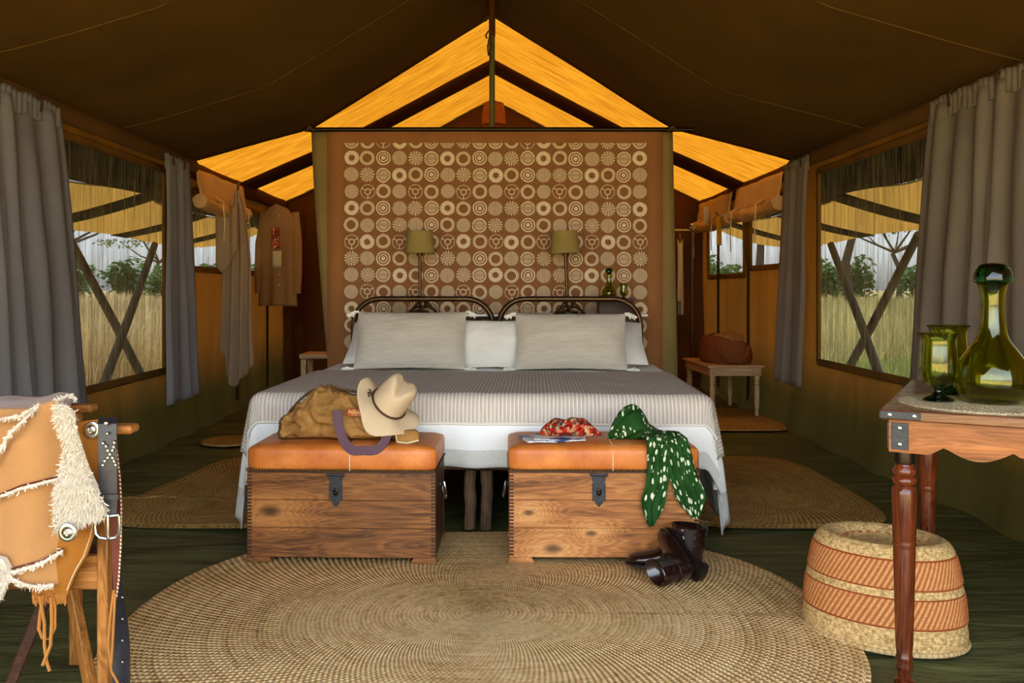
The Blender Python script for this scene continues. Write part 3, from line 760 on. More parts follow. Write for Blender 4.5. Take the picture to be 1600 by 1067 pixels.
for hx0, hx1 in ((-.925, -.02), (.02, .925)):
    m = MB(); r_ = .17; zt = 1.02; y = BL_+.07; pts = [(hx0, y, 0), (hx0, y, .4), (hx0, y, zt-r_)]
    for i in range(1, 9): a = PI-PI/2*i/8; pts.append((hx0+r_+r_*math.cos(a), y, zt-r_+r_*math.sin(a)))
    for i in range(0, 9): a = PI/2-PI/2*i/8; pts.append((hx1-r_+r_*math.cos(a), y, zt-r_+r_*math.sin(a)))
    pts += [(hx1, y, .4), (hx1, y, 0)]
    m.tube(pts, .018, 12); hb = m.build('headboard', M['bronze'], bed)
    c = (hx0+hx1)/2; w = (hx1-hx0)
    m = MB(); m.tube([(hx0, y, .66), (c, y, .66), (hx1, y, .66)], .012, 8); m.build('lower_rail', M['bronze'], hb)
    for f in (.2, .35, .65, .8):
        m = MB(); m.tube([(hx0+w*f, y, .66), (hx0+w*f, y, .8), (hx0+w*f, y, .90)], .007, 8); m.build('spindle', M['bronze'], hb)
    m = MB(); m.tube([(c+.115*math.cos(a), y, .86+.115*math.sin(a)) for a in [PI*i/14 for i in range(15)]], .009, 8); m.build('arch', M['bronze'], hb)
    for sg in (-1, 1):
        m = MB(); m.tube([(c+sg*(.02+.10*i/10), y, 1.0-.16*(i/10)**1.6) for i in range(11)], .007, 8); m.build('scroll', M['bronze'], hb)
    m = MB(); m.lathe([(0, -.03), (.022, -.022), (.03, 0), (.022, .022), (0, .03)], 12, (c, y, .985)); m.build('rosette', M['bronze'], hb)

# cloth folded over the bed: (u, v) in metres of cloth
def drape(u, v, W, L, top, rad, flare, wav, seed, lift=0.0):
    """u across from the bed axis, v from the head towards the foot; returns a bed-local point"""
    a = max(0, abs(u)-W); b = max(0, v-L); sg = 1 if u >= 0 else -1
    bx = sg*min(abs(u), W); by = L-min(v, L)
    q = math.hypot(a, b)
    if q < 1e-6:
        return (bx, by, top+lift+.006*nz(bx*3, by*3, seed)+.004*nz(bx*8, by*8, seed))
    ox, oy = sg*a/q, -b/q
    arc = rad*PI/2
    if q < arc:
        an = q/rad; ho = rad*math.sin(an); dn = rad*(1-math.cos(an))
    else:
        e = q-arc; ho = rad+e*flare; dn = rad+e*math.sqrt(max(0, 1-flare*flare))
    s_ = (bx if b > a else by)*1.0+math.atan2(a, b+1e-6)*.22
    wv = wav*min(1, dn/.3)*(math.sin(s_*17+seed)+.6*math.sin(s_*31+seed*2))
    ho += wv
    return (bx+ox*ho, by+oy*ho, max(.012, top+lift-dn))
sheet_root = None
def bed_cloth(name, mat, label, cat, W, L, v0, dF, dS, top, rad, flare, wav, seed, thick, n=(110, 90), hem=None):
    m = MB(); U = W+dS; V = L+dF; vs = []; uvs = []
    nu, nv = n
    for j in range(nv+1):
        for i in range(nu+1):
            u = -U+2*U*i/nu; v = v0+(V-v0)*j/nv
            vs.append(drape(u, v, W, L, top, rad, flare, wav, seed)); uvs.append((u, v))
    fs = [(j*(nu+1)+i, (j+1)*(nu+1)+i, (j+1)*(nu+1)+i+1, j*(nu+1)+i+1) for j in range(nv) for i in range(nu)]
    m.add(vs, fs, uvs); o = m.build(name, mat, ang=80, solid=thick, offset=1)
    o.location = bed.location; o.rotation_euler = bed.rotation_euler
    return tag(o, label, cat)
sheet = bed_cloth('bed_sheet', M['bedsheet'], 'white bed sheet with grey woven border hanging to the floor at the corners', 'bed sheet', BW-.02, BL_-.03, .02, .33, .58, .607, .045, .12, .016, 1.3, .004)
throw = bed_cloth('blanket', M['blanket'], 'grey striped blanket spread over the lower bed', 'blanket', BW-.02, BL_-.03, .62, .155, .30, .616, .056, .12, .016, 1.3, .006)
m = MB(); V = BL_-.03+.155; U = BW-.02+.30
m.tube([Vector(drape(-U+2*U*i/150, V, BW-.02, BL_-.03, .616, .056, .12, .016, 1.3))+Vector((0, -.004, 0)) for i in range(151)], .006, 6); m.build('hem', M['linen_white'], throw)
for sg in (-1, 1):
    c = Vector(drape(sg*U, V, BW-.02, BL_-.03, .616, .056, .12, .016, 1.3))
    m = MB(); m.tube([c, c+Vector((0, -.012, -.02)), c+Vector((0, -.014, -.10))], [.006, .010, .016], 8); m.build('tassel', M['linen_white'], throw)

# pillows: local x width, z height, y thickness
def pillow(name, label, mat, loc, w, h, th, lean, rz, group, tassels=False, seed=0):
    t_ = thing(name, label, 'pillow', loc, 0, group, rot=(lean, 0, rz)); m = MB(); n = 22
    def side(sg):
        def fn(u, v):
            a, b = 2*u-1, 2*v-1
            prof = max(0, (1-abs(a)**2.6))**.55*max(0, (1-abs(b)**2.6))**.55
            pin = 1-.05*(1-abs(a))*abs(b)**3; pin2 = 1-.035*(1-abs(b))*abs(a)**3
            x = a*w/2*pin2; z = h/2+b*h/2*pin
            y = sg*(th/2*prof+.003)+.012*nz(a*2.2+seed, b*2.2, sg)*prof+.008*nz(a*6+seed, b*5, sg)*prof
            return (x, y, z)
        m.grid(fn if sg < 0 else (lambda u, v: fn(1-u, v)), n, n)
    side(-1); side(1); m.build('cushion', mat, t_, merge=True, ang=180)
    if tassels:
        for a in (-1, 1):
            for b in (0, 1):
                c = Vector((a*w/2*.99, -.005, b*h)); q = Vector((a*.05, -.015, -.012 if b else -.004))
                mm = MB(); 
                for k in range(7):
                    e = c+q+Vector((a*.02*math.cos(k), .012*math.sin(k*2.4), -.03*b*(1 if k % 2 else .6)+.01*math.sin(k)))
                    mm.tube([c, c+q*.45, e], [.006, .009, .003], 5)
                mm.build('tassel', M['linen_white'], t_)
    return t_
def B(x, y, z): return (Matrix.Translation(bed.location) @ Matrix.Rotation(BA, 4, 'Z')) @ Vector((x, y, z))
pillow('sleeping_pillow', 'white sleeping pillow behind the left grey cushion', M['linen_white'], B(-.50, 1.32, .635), .80, .44, .16, R(-58), BA, 'white pillows against the headboards', seed=1)
pillow('sleeping_pillow', 'white sleeping pillow behind the right grey cushion', M['linen_white'], B(.52, 1.32, .635), .80, .44, .16, R(-58), BA, 'white pillows against the headboards', seed=2)
pillow('white_pillow', 'plain white pillow in the middle of the bed', M['linen_white'], B(.02, 1.27, .617), .52, .31, .13, R(-26), BA, 'white pillows against the headboards', seed=3)
pillow('grey_cushion', 'striped grey cushion with tassels at the left of the bed', M['pillow'], B(-.475, 1.14, .622), .645, .365, .16, R(-27), BA+R(1), 'grey cushions with tassels', True, seed=4)
pillow('grey_cushion', 'striped grey cushion with tassels at the right of the bed', M['pillow'], B(.455, 1.14, .622), .645, .355, .16, R(-27), BA-R(1), 'grey cushions with tassels', True, seed=5)

# ================================================================== console behind the headboards, lamps, small carafe
con = thing('console_table', 'narrow console with white edge behind the headboards', 'table', (.08, 6.0, 0))
m = MB(); m.box((0, 0, .912), (1.86, .34, .016)); m.build('top', M['whitepaint'], con, bevel=.003)
m = MB(); m.box((0, .04, .86), (1.80, .22, .085)); m.build('apron', M['logwood'], con, bevel=.004)
for x in (-.86, .86):
    for y in (-.1, .13):
        m = MB(); m.box((x, y, .41), (.045, .045, .82)); m.build('leg', M['logwood'], con, bevel=.004)
def lamp(label, x, tilt):
    t_ = thing('table_lamp', label, 'lamp', (x, 5.96, .92), 0, 'pair of table lamps behind the bed', rot=(0, tilt, 0))
    m = MB(); m.lathe([(0, 0), (.07, 0), (.07, .012), (.055, .02), (.014, .03), (.0, .032)], 24); m.build('base', M['darkmetal'], t_)
    m = MB(); m.tube([(0, 0, .02), (0, 0, .3), (0, 0, .43)], .011, 10); m.lathe([(0, -.012), (.02, -.01), (.022, 0), (.02, .012), (0, .014)], 12, (0, 0, .395)); m.build('stem', M['bronze'], t_)
    m = MB(); m.lathe([(.0955, .40), (.097, .404), (.0835, .545), (.0825, .549)], 32); s_ = m.build('shade', M['shade'], t_, solid=.003)
    for r_, z in ((.097, .403), (.0835, .546)):
        m = MB(); m.tube([(r_*math.cos(a), r_*math.sin(a), z) for a in [2*PI*i/32 for i in range(33)]], .003, 6, False); m.build('shade_trim', M['shade'], s_)
    m = MB(); m.tube([(0, 0, .43), (0, 0, .5)], .014, 8); m.build('socket', M['brass'], t_)
lamp('small lamp with tan drum shade above the left headboard', -.485, R(0))
lamp('small lamp with tan drum shade above the right headboard', .50, R(-2.5))
bx_ = thing('wooden_box', 'small dark wooden box under the little carafe', 'box', (.815, 5.98, .92))
m = MB(); m.box((0, 0, .04), (.23, .13, .08)); m.build('body', M['joint'], bx_, bevel=.004)
m = MB(); m.box((0, 0, .0915), (.24, .14, .017)); m.build('lid', M['joint'], bx_, bevel=.004)
m = MB(); m.lathe([(0, 0), (.008, .002), (.008, .01), (0, .014)], 10, (0, -.07, .06)); m.build('knob', M['brass'], bx_)

def vessel(prof_out, th):
    """closed hollow lathe profile from outer (r, z) list"""
    inn = [(max(.0005, r-th), z+(th*1.2 if k < 2 else 0)) for k, (r, z) in enumerate(prof_out)]
    return prof_out+list(reversed(inn))
CAR = [(.0005, .004), (.055, 0), (.074, .006), (.092, .035), (.097, .068), (.089, .105), (.068, .142), (.046, .172), (.036, .20), (.032, .235), (.030, .27), (.031, .30), (.036, .325), (.044, .338)]
STO = [(.0005, .318), (.020, .318), (.026, .330), (.047, .338), (.050, .350), (.045, .372), (.030, .388), (.0005, .393)]
GOB = [(.016, .041), (.034, .047), (.047, .064), (.052, .09), (.051, .13), (.0485, .165), (.050, .183), (.058, .197)]
def smooth_prof(p, n=4):
    out = []
    for i in range(len(p)-1):
        p0 = p[max(i-1, 0)]; p1 = p[i]; p2 = p[i+1]; p3 = p[min(i+2, len(p)-1)]
        for k in range(n):
            t_ = k/n
            f = lambda a, b, c, d: .5*(2*b+(c-a)*t_+(2*a-5*b+4*c-d)*t_*t_+(3*b-a-3*c+d)*t_**3)
            out.append((max(.0004, f(p0[0], p1[0], p2[0], p3[0])), f(p0[1], p1[1], p2[1], p3[1])))
    return out+[p[-1]]
def carafe(label, loc, s_=1.0, rz=0):
    t_ = thing('carafe', label, 'carafe', loc, rz, 'green glass carafes'); t_.scale = (s_, s_, s_)
    m = MB(); m.lathe(vessel(smooth_prof(CAR), .004), 40); m.build('bottle', M['glass'], t_, ang=60)
    m = MB(); m.lathe(smooth_prof(STO, 3), 32); m.build('stopper', M['glass_dark'], t_, ang=60)
def goblet(label, loc, s_=1.0):
    t_ = thing('goblet', label, 'goblet', loc, 0, 'green glass goblets'); t_.scale = (s_, s_, s_)
    bowl = [p for p in GOB if p[1] > .04]
    m = MB(); m.lathe(vessel([(.0005, .043)]+smooth_prof(bowl), .004), 36); m.build('bowl', M['glass'], t_, ang=60)
    m = MB(); m.lathe(smooth_prof([(.0005, 0), (.036, 0), (.042, .005), (.026, .014), (.014, .024), (.013, .034), (.018, .0415), (.0005, .0425)], 3), 28); m.build('foot', M['glass_dark'], t_, ang=60)
carafe('little green glass carafe on the box behind the bed', (.775, 5.98, 1.0205), .52)
goblet('little green goblet beside the carafe behind the bed', (.87, 5.96, 1.0205), .50)

# ================================================================== chests
def chest(label, loc, rz, wm, lhandle):
    t_ = thing('storage_chest', label, 'chest', loc, rz, 'leather topped wooden chests'); W, D, H = .742, .38, .355
    m = MB()
    m.box((0, 0, .19), (W-.03, D-.03, .335)); m.build('carcass', M['joint'], t_)
    zs = [.02, .135, .245, .352]
    for i in range(3):
        m = MB(); m.box((0, 0, 0), (W, .02, zs[i+1]-zs[i]-.0012)); o = m.build('front_board', wm, t_, bevel=.0015); o.location = (0, -D/2+.01, 0)
        me_ = o.data; off = (zs[i]+zs[i+1])/2
        for v in me_.vertices: v.co.z += off
        m = MB(); m.box((0, D/2-.01, off), (W, .02, zs[i+1]-zs[i]-.0012)); m.build('back_board', wm, t_, bevel=.0015)
    for sg in (-1, 1):
        m = MB(); m.box((sg*(W/2-.011), 0, .186), (.02, D-.042, .332)); m.build('side_panel', M['joint'], t_, bevel=.0015)
        m = MB()
        for k in range(24):
            m.box((sg*(W/2-.0085), -D/2+.003, .032+k*.0134), (.018, .008, .0072))
        o = m.build('finger_joint', M['joint'], t_); o['kind'] = 'stuff'
        for yy in (-1, 1):
            m = MB(); e = 1 if yy > 0 else -1
            poly = [(0, 0), (.105, 0), (.098, .008), (.088, .021), (0, .021)]
            m.prism(poly, lambda x, z, k, e=e, sg=sg: (sg*(W/2+.003-x), e*(D/2+.003)-e*k, z), .03); m.build('foot', wm, t_, bevel=.002, merge=True)
        m = MB(); m.lathe([(0, 0), (.02, 0), (.018, .005), (0, .008)], 12); o = m.build('handle_plate', M['blackmetal'], t_); o.rotation_euler = (0, sg*PI/2, 0); o.location = (sg*(W/2), 0, .27)
        m = MB(); m.tube([(sg*(W/2+.012+.012*math.sin(PI*i/12)), .045*math.cos(PI*i/12), .27-.055*math.sin(PI*i/12)) for i in range(13)], .005, 8); m.build('handle', M['steel'], o); o.children[0].matrix_parent_inverse = (Matrix.Translation(o.location) @ Matrix.Rotation(sg*PI/2, 4, 'Y')).inverted()
    m = MB(); m.rbox((0, 0, .405), (W+.008, D+.008, .10), .028, 5, crown=.010); lid = m.build('lid', M['leather'], t_, merge=True, ang=180)
    m = MB(); m.box((0, 0, .3565), (W+.002, D+.002, .008)); m.build('lid_frame', M['joint'], t_)
    m = MB(); y = -D/2-.0045
    m.tube([(.035, y, .362), (.035, y-.001, .41), (.035, y+.004, .437), (.035, y+.03, .4575), (.035, 0, .466), (.035, D/2-.03, .457)], .0022, 6); m.build('stitching', M['stitch'], lid)
    m = MB()
    for k in range(66):
        x = -W/2+.008+k*(W-.016)/65; m.lathe([(.0045, 0), (.0036, .002), (.0015, .0032), (.0001, .0034)], 7)
        n0 = len(m.v)-28
        for q in range(n0, len(m.v)): a, b, c = m.v[q]; m.v[q] = (x+a, -D/2-.004-c, .363+b)
    for k in range(32):
        for sg in (-1, 1):
            yv = -D/2+.01+k*(D-.02)/31; m.lathe([(.0045, 0), (.0036, .002), (.0015, .0032), (.0001, .0034)], 7)
            n0 = len(m.v)-28
            for q in range(n0, len(m.v)): a, b, c = m.v[q]; m.v[q] = (sg*(W/2+.004+c), yv+a, .363+b)
    o = m.build('nail_heads', M['brass'], lid); o['kind'] = 'stuff'
    m = MB(); poly = [(-.026, .0), (.026, 0), (.026, -.022), (.021, -.026), (.026, -.032), (.026, -.098), (.017, -.103), (.012, -.112), (0, -.124), (-.012, -.112), (-.017, -.103), (-.026, -.098), (-.026, -.032), (-.021, -.026), (-.026, -.022)]
    m.prism(poly, lambda x, z, k: (x-.02, -D/2-.001-k, .343+z), .004); lk = m.build('lock_plate', M['blackmetal'], t_, merge=True, bevel=.001)
    m = MB(); m.tube([(-.055, -D/2-.006, .345), (-.02, -D/2-.006, .345), (.015, -D/2-.006, .345)], .006, 8); m.build('hinge', M['blackmetal'], lk)
    m = MB(); m.lathe([(.011, 0), (.010, .004), (.006, .006), (.004, .002), (.0003, .0015)], 14); o = m.build('keyhole', M['darkmetal'], lk); o.rotation_euler = (R(90), 0, 0); o.location = (-.02, -D/2-.005, .278); o.scale = (1, 1.5, 1)
    return t_
chest('dark teak chest with tan leather lid under the duffel bag', (-.588, 3.70, .014), R(-2), M['chest_l'], 1)
chest('lighter teak chest with tan leather lid under the green scarf', (.4375, 3.70, .014), R(-.6), M['chest_r'], 1)

# ================================================================== duffel bag and hat
CT = .014+.455
dy = 3.66
bag = thing('duffel_bag', 'slumped tan canvas duffel bag with purple handle on the left chest', 'bag', (-.63, dy, CT+.012), R(-3))
secs = [(-.235, .060, .0, .030), (-.222, .085, .0, .042), (-.19, .095, .0, .058), (-.15, .10, .0, .078), (-.10, .105, .0, .098), (-.05, .105, .0, .102), (.0, .105, .0, .097), (.05, .105, .0, .090), (.10, .105, .0, .080), (.15, .10, .0, .070), (.20, .095, .0, .058), (.235, .085, .0, .048), (.25, .06, 0, .036)]
rings = []
for k in range((len(secs)-1)*8+1):
    q = k/8; i0 = min(int(q), len(secs)-2); f = q-i0
    x, hy, hz1, hz2 = [lerp(a, b, f) for a, b in zip(secs[i0], secs[i0+1])]
    ring = []
    for i in range(72):
        a = 2*PI*i/72; c, s_ = math.cos(a), math.sin(a); p_ = 2.6
        rr_ = (abs(c)**p_+abs(s_)**p_)**(-1/p_)
        yy = hy*c*rr_; zz = hz2+hz2*s_*rr_
        up = 1 if s_ > -.55 else max(0, (s_+.95)/.4)
        rid = abs(nz(x*15+s_*1.4, c*1.6, s_*1.2+3)); rid2 = abs(nz(x*9-s_*1.8+7, c*1.3, s_*1.6))
        d = .020*nz(x*8, c*1.4, s_*1.4)+(.07*max(0, .28-rid)-.010)+(.05*max(0, .25-rid2)-.006)
        d -= .034*math.exp(-((x+.185)/.03)**2-((s_-.0)/.5)**2)*(1 if c < 0 else 0)      # sunken end pocket
        d -= .018*math.exp(-((x+.10+.05*s_)/.014)**2)
        n_ = Vector((0, c, s_)); z_ = max(-.001, zz+d*s_*up)
        ring.append((x+.014*nz(c*2, s_*2, x*5), yy+d*c*up, z_))
    rings.append(ring)
m = MB(); m.rings(rings); m.build('body', M['duffel'], bag, ang=180)
for xe, k_ in ((-.205, 5), (.238, 43)):
    rg = rings[8 if xe < 0 else (len(secs)-2)*8]; c = sum((Vector(p) for p in rg), Vector())/72
    m = MB(); m.tube([c+(Vector(p)-c)*1.02 for p in rg]+[c+(Vector(rg[0])-c)*1.02], .005, 6, False); m.build('piping', M['piping'], bag)
def bag_front(x, z):     # y on the front skin
    hy = interp([(s_[0], s_[1]) for s_ in secs], x); hz = interp([(s_[0], s_[3]) for s_ in secs], x)
    q = max(-1, min(1, (z-hz)/hz)); return -hy*max(0, 1-abs(q)**2.6)**(1/2.6)-.012
m = MB(); m.tube([(x, .01*math.sin(x*9), interp([(s_[0], 2*s_[3]) for s_ in secs], x)+.006+.02*nz(x*11, 0, 1.4)) for x in [-.2+.042*i for i in range(11)]], .006, 6); m.build('zip', M['piping'], bag)
hp = [P(527, 640, 3.54), P(528, 655, 3.535), P(531, 672, 3.53), P(538, 690, 3.515), P(550, 703, 3.50), P(568, 709, 3.495), P(586, 705, 3.5), P(598, 694, 3.515), P(603, 685, 3.53), P(605, 678, 3.54)]
hp = [Vector((p.x, p.y, max(p.z, CT+.006) if p.y > 3.52 else max(p.z, CT-.012))) for p in hp]
def spline(ps, n=5):
    out = []
    for i in range(len(ps)-1):
        a, b, c_, d = ps[max(i-1, 0)], ps[i], ps[i+1], ps[min(i+2, len(ps)-1)]
        for k in range(n):
            q = k/n; out.append(.5*(2*b+(c_-a)*q+(2*a-5*b+4*c_-d)*q*q+(3*b-a-3*c_+d)*q**3))
    return out+[ps[-1]]
inv = (Matrix.Translation((-.63, dy, CT+.012)) @ Matrix.Rotation(R(-3), 4, 'Z')).inverted()
pts = [inv @ p for p in spline(hp)]
ws = []
for i, p in enumerate(pts):
    tt = (pts[min(i+1, len(pts)-1)]-pts[max(i-1, 0)]).normalized(); ws.append(tuple(tt.cross(Vector((0, -1, .35))).normalized()*.036))
m = MB(); m.ribbon(pts, ws, .005); m.build('handle', M['purple'], bag, bevel=.001)
m = MB()
m.grid(lambda u, v: (.06+.066*u, bag_front(.06+.066*u, .105+.03*v)-.003, .105+.03*v-.006*u), 6, 4); m.build('label_patch', M['patch'], bag, solid=.002)
# hat
hat = thing('hat', 'cream felt brimmed hat leaning on the duffel bag', 'hat', (-.428, 3.64, CT+.145), 0, rot=(R(24), R(38), R(6)))
def brim(u, v):
    a = 2*PI*u; r_ = lerp(.066, .148, v); ell = 1.0-.14*abs(math.sin(a))
    return (r_*math.cos(a)*ell*1.0, r_*math.sin(a)*(1.12 if True else 1), v*v*(.030*math.cos(2*a)-.018)+.008*math.sin(5*a)*v)
m = MB(); m.grid(brim, 64, 10); m.build('brim', M['felt'], hat, solid=.004, merge=True)
rings = []
for k in range(15):
    q = k/14; r_ = interp([(0, .074), (.35, .072), (.7, .066), (.86, .056), (.95, .036), (1, .004)], q); z = interp([(0, 0), (.35, .055), (.7, .11), (.86, .128), (.95, .134), (1, .134)], q)
    ring = []
    for i in range(40):
        a = 2*PI*i/40; x = r_*math.cos(a); y = r_*math.sin(a)*1.14
        dent = -.034*math.exp(-(x/.022)**2)*max(0, (q-.45)/.55)-.012*math.exp(-((y+.06)/.03)**2)*q
        x *= 1-.16*q*math.exp(-((y+.05)/.035)**2)
        ring.append((x, y, z+dent))
    rings.append(ring)
m = MB(); m.rings(rings); m.build('crown', M['felt'], hat, ang=180)
m = MB(); m.tube([(.0765*math.cos(a), .0765*1.14*math.sin(a), .012+.004*math.sin(a)) for a in [2*PI*i/40 for i in range(41)]], .0045, 6, False); m.build('hat_band', M['cord'], hat)
m = MB(); m.tube([(-.073, -.02, .013), (-.095, -.035, .014), (-.085, -.055, .012), (-.075, -.03, .016), (-.10, -.02, .02)], .004, 6); m.build('cord_end', M['cord'], hat)
# purse lying under the hat brim
o = thing('canvas_pouch', 'small olive canvas pouch under the hat brim', 'pouch', (-.345, 3.60, CT-.002), R(8))
m = MB(); m.rbox((0, 0, .026), (.10, .06, .05), .018, 4, .004); m.build('body', M['duffel'], o, merge=True, ang=180)
m = MB(); m.tube([(-.046, -.034, .045), (-.04, -.036, .012), (0, -.036, .006), (.045, -.034, .016)], .004, 6); m.build('piping', M['cream'], o)

# ================================================================== papers, red pouch, green scarf on the right chest
for k, (x, y, rz, lab) in enumerate(((.235, 3.63, R(14), 'open magazine lowest of the papers on the right chest'), (.275, 3.645, R(-6), 'printed leaflet lying on the magazine on the right chest'))):
    t_ = thing('magazine', lab, 'magazine', (x, y, CT+.010+.004*k), rz, 'papers on the right chest')
    for j in range(3 if k == 0 else 2):
        m = MB(); m.grid(lambda u, v: ((u-.5)*(.235-.03*k), (v-.5)*.155+.004*j, .0012*j+.006*abs(u-.5)**2*(1+j)+.003*nz(u*3, v*3, j)), 12, 6); m.build('page', M['page'], t_, solid=.0008)
t_ = thing('red_pouch', 'red patterned cloth pouch on the papers', 'pouch', (.315, 3.665, CT+.018), R(-4))
m = MB(); rings = []
for k in range(21):
    q = k/20; x = -.125+.25*q; r_ = .036*max(.02, math.sin(PI*min(1, q*1.02+.0)))**.45*(1+.18*nz(q*6, 2))
    rings.append([(x, 1.5*r_*math.cos(a)*(1+.1*math.sin(3*a+q*9)), r_+r_*math.sin(a)*(1+.16*math.sin(4*a+q*13))) for a in [2*PI*i/20 for i in range(20)]])
m.rings(rings); m.build('bundle', M['redprint'], t_, ang=180)
sc = thing('scarf', 'green tie-dyed scarf with white dots hanging over the right chest', 'scarf', (.56, 3.64, CT+.006), 0)
m = MB(); rings = []
for k in range(29):
    q = k/28; r_ = .062*max(.03, math.sin(PI*q))**.55; x = -.085+.17*q
    rings.append([(x+.01*math.sin(2*a), 1.05*r_*math.cos(a)*(1+.16*math.sin(6*a+q*10)), r_*1.0+r_*math.sin(a)*(1+.18*math.sin(7*a+q*16))+.012*math.sin(PI*q)) for a in [2*PI*i/40 for i in range(40)]])
m.rings(rings); m.build('gathered_bunch', M['scarf'], sc, ang=180)
def uvm(m, su, sv):
    for k_ in m.uv: a, b = m.uv[k_]; m.uv[k_] = (a*su, b*sv)
uvm(m, 1, 1)
# path of the cloth over the lid edge: arc length -> (y, z) relative to scarf origin
fy = 3.51-3.64-.012
def over(s_):    # s along the cloth from the lid top forward and down
    L0 = -fy-.03
    if s_ < L0: return (-s_, .012)
    if s_ < L0+.047: a = (s_-L0)/.03; return (-L0-.03*math.sin(a), .012-.03*(1-math.cos(a)))
    return (fy, .012-.03-(s_-L0-.047))
def tail(x0, x1, w0, w1, s0, s1, wav, seed, tip):
    m = MB()
    def fn(u, v):
        s_ = lerp(s0, s1, v); xx = lerp(x0, x1, v**1.2); w = lerp(w0, w1, math.sin(PI*min(1, v*1.15))**.7 if v > .05 else 0)
        w *= 1-(.55*tip)*max(0, (v-.8)/.2)**1.5
        y, z = over(s_+.03*(1 if tip else 0)*v*(math.sin(u*PI)-.5))
        f = abs(.014*math.sin(u*wav*2*PI+seed+2*nz(v*3, seed)))+.008*nz(u*4, v*5, seed)
        if s_ < .1: return (xx+(u-.5)*w, y, z+f+.01)
        return (xx+(u-.5)*w+.010*nz(v*4, seed), y-f-.004, z)
    m.grid(fn, 30, 44); m.uv = {k_: (a*.5*(w1/.09)+seed, b*(s1-s0)*2.0) for k_, (a, b) in m.uv.items()}
    return m.build('tail', M['scarf'], sc, solid=.002, ang=180)
tail(.105, .055, .10, .085, .02, .44, 1.5, 1.0, 1)
tail(.12, .225, .13, .105, .0, .41, 2, 2.3, 1)
m = MB()
m.grid(lambda u, v: ((lerp(.04, .20, u)), over(lerp(-.05, .21-.07*math.sin(PI*u), v))[0]-.012-.01*math.sin(u*14), over(lerp(-.05, .21-.07*math.sin(PI*u), v))[1]+.016+.03*math.exp(-((u-.2)*4)**2)*(1-v)), 26, 20)
m.uv = {k_: (a*.9+5, b*.8) for k_, (a, b) in m.uv.items()}
m.build('fold', M['scarf'], sc, solid=.002, ang=180)

# ================================================================== boots
def boot(label, loc, rot):
    t_ = thing('boot', label, 'boot', loc, 0, 'pair of oxblood ankle boots', rot=rot)
    tab = [(.0, .215, .046, .066, 6), (.0, .19, .046, .064, 4), (0, .16, .045, .061, 0), (.0, .13, .043, .060, 2), (.008, .10, .042, .068, 18), (.022, .074, .042, .086, 40), (.05, .062, .042, .072, 60), (.085, .053, .042, .056, 75), (.125, .046, .045, .043, 86), (.165, .041, .044, .036, 90), (.20, .037, .037, .029, 90), (.222, .034, .025, .021, 90), (.232, .032, .006, .006, 90)]
    rings = []
    for k in range((len(tab)-1)*3+1):
        q = k/3; i0 = min(int(q), len(tab)-2); f = q-i0
        cy, cz, hw, hl, an = [lerp(a, b, f) for a, b in zip(tab[i0], tab[i0+1])]; an = R(an); ring = []
        for i in range(28):
            a = 2*PI*i/28; d = .0025*math.sin(cz*150+3*math.cos(a)) if q < 5 else 0
            y = cy+hl*math.sin(a)*math.cos(an); z = cz+hl*math.sin(a)*math.sin(an)
            ring.append(((hw+d)*math.cos(a), y+d, max(.016, z)))
        rings.append(ring)
    inn = [[(x*.92, y*.92, z) for x, y, z in rings[0]], [(x*.9, y*.9, z-.05) for x, y, z in rings[0]]]
    m = MB(); m.rings(list(reversed(inn))+rings); m.build('upper', M['boot'], t_, ang=180)
    def outline(yy): return interp([(-.075, .0), (-.07, .022), (-.055, .036), (0, .040), (.06, .038), (.12, .048), (.17, .047), (.21, .036), (.23, .018), (.238, 0)], yy)
    ys = [-.075+i*.313/30 for i in range(31)]
    poly = [(outline(y), y) for y in ys]+[(-outline(y), y) for y in reversed(ys[1:-1])]
    m = MB(); m.prism(poly, lambda x, y, k: (x, y, .008+.010*max(0, (y-.1)/.13)**2*0+k), .012); m.build('sole', M['bootdark'], t_, merge=True)
    ys = [-.073+i*.07/12 for i in range(13)]; poly = [(outline(y)*.98, y) for y in ys]+[(-outline(y)*.98, y) for y in reversed(ys[1:])]
    m = MB(); m.prism(poly, lambda x, y, k: (x, y, -.012+k), .021); m.build('heel', M['bootdark'], t_, merge=True)
    for sg in (-1, 1):
        m = MB(); m.grid(lambda u, v: (sg*(.0475-.003*v), lerp(-.022+.012*v, .022-.008*v, u), .208-.115*v), 4, 8); m.build('elastic_gusset', M['elastic'], t_, solid=.002)
    m = MB(); m.ribbon([(0, -.062, .17), (0, -.068, .20), (0, -.066, .225), (0, -.058, .21)], (.02, 0, 0), .003); m.build('pull_tab', M['bootdark'], t_)
    m = MB(); m.tube([(.0435*math.cos(a), -.0+.062*math.sin(a), .118) for a in [2*PI*i/24 for i in range(25)]], .002, 5, False); m.build('seam', M['bootdark'], t_)
    return t_
b1 = boot('oxblood ankle boot standing against the right chest corner', (.745, 3.405, .026), (0, 0, R(80))); b1.scale = (1.1, 1.0, .76)
S_ = Vector((-.88, -.47, 0)).normalized(); H_ = Vector((-.47, .88, 0)).normalized(); F_ = H_*math.cos(R(30))+Vector((0, 0, 1))*math.sin(R(30))
mt_ = Matrix((F_.cross(S_), F_, S_)).transposed()
b2 = boot('oxblood ankle boot lying on its side with the opening towards the left', (.742, 3.305, .1), tuple(mt_.to_euler())); b2.scale = (.92, .80, .84)
zmin = min(((mt_ @ Vector((v.co.x*.92, v.co.y*.80, v.co.z*.84))).z for c_ in b2.children for v in c_.data.vertices))
b2.location.z = .016-zmin
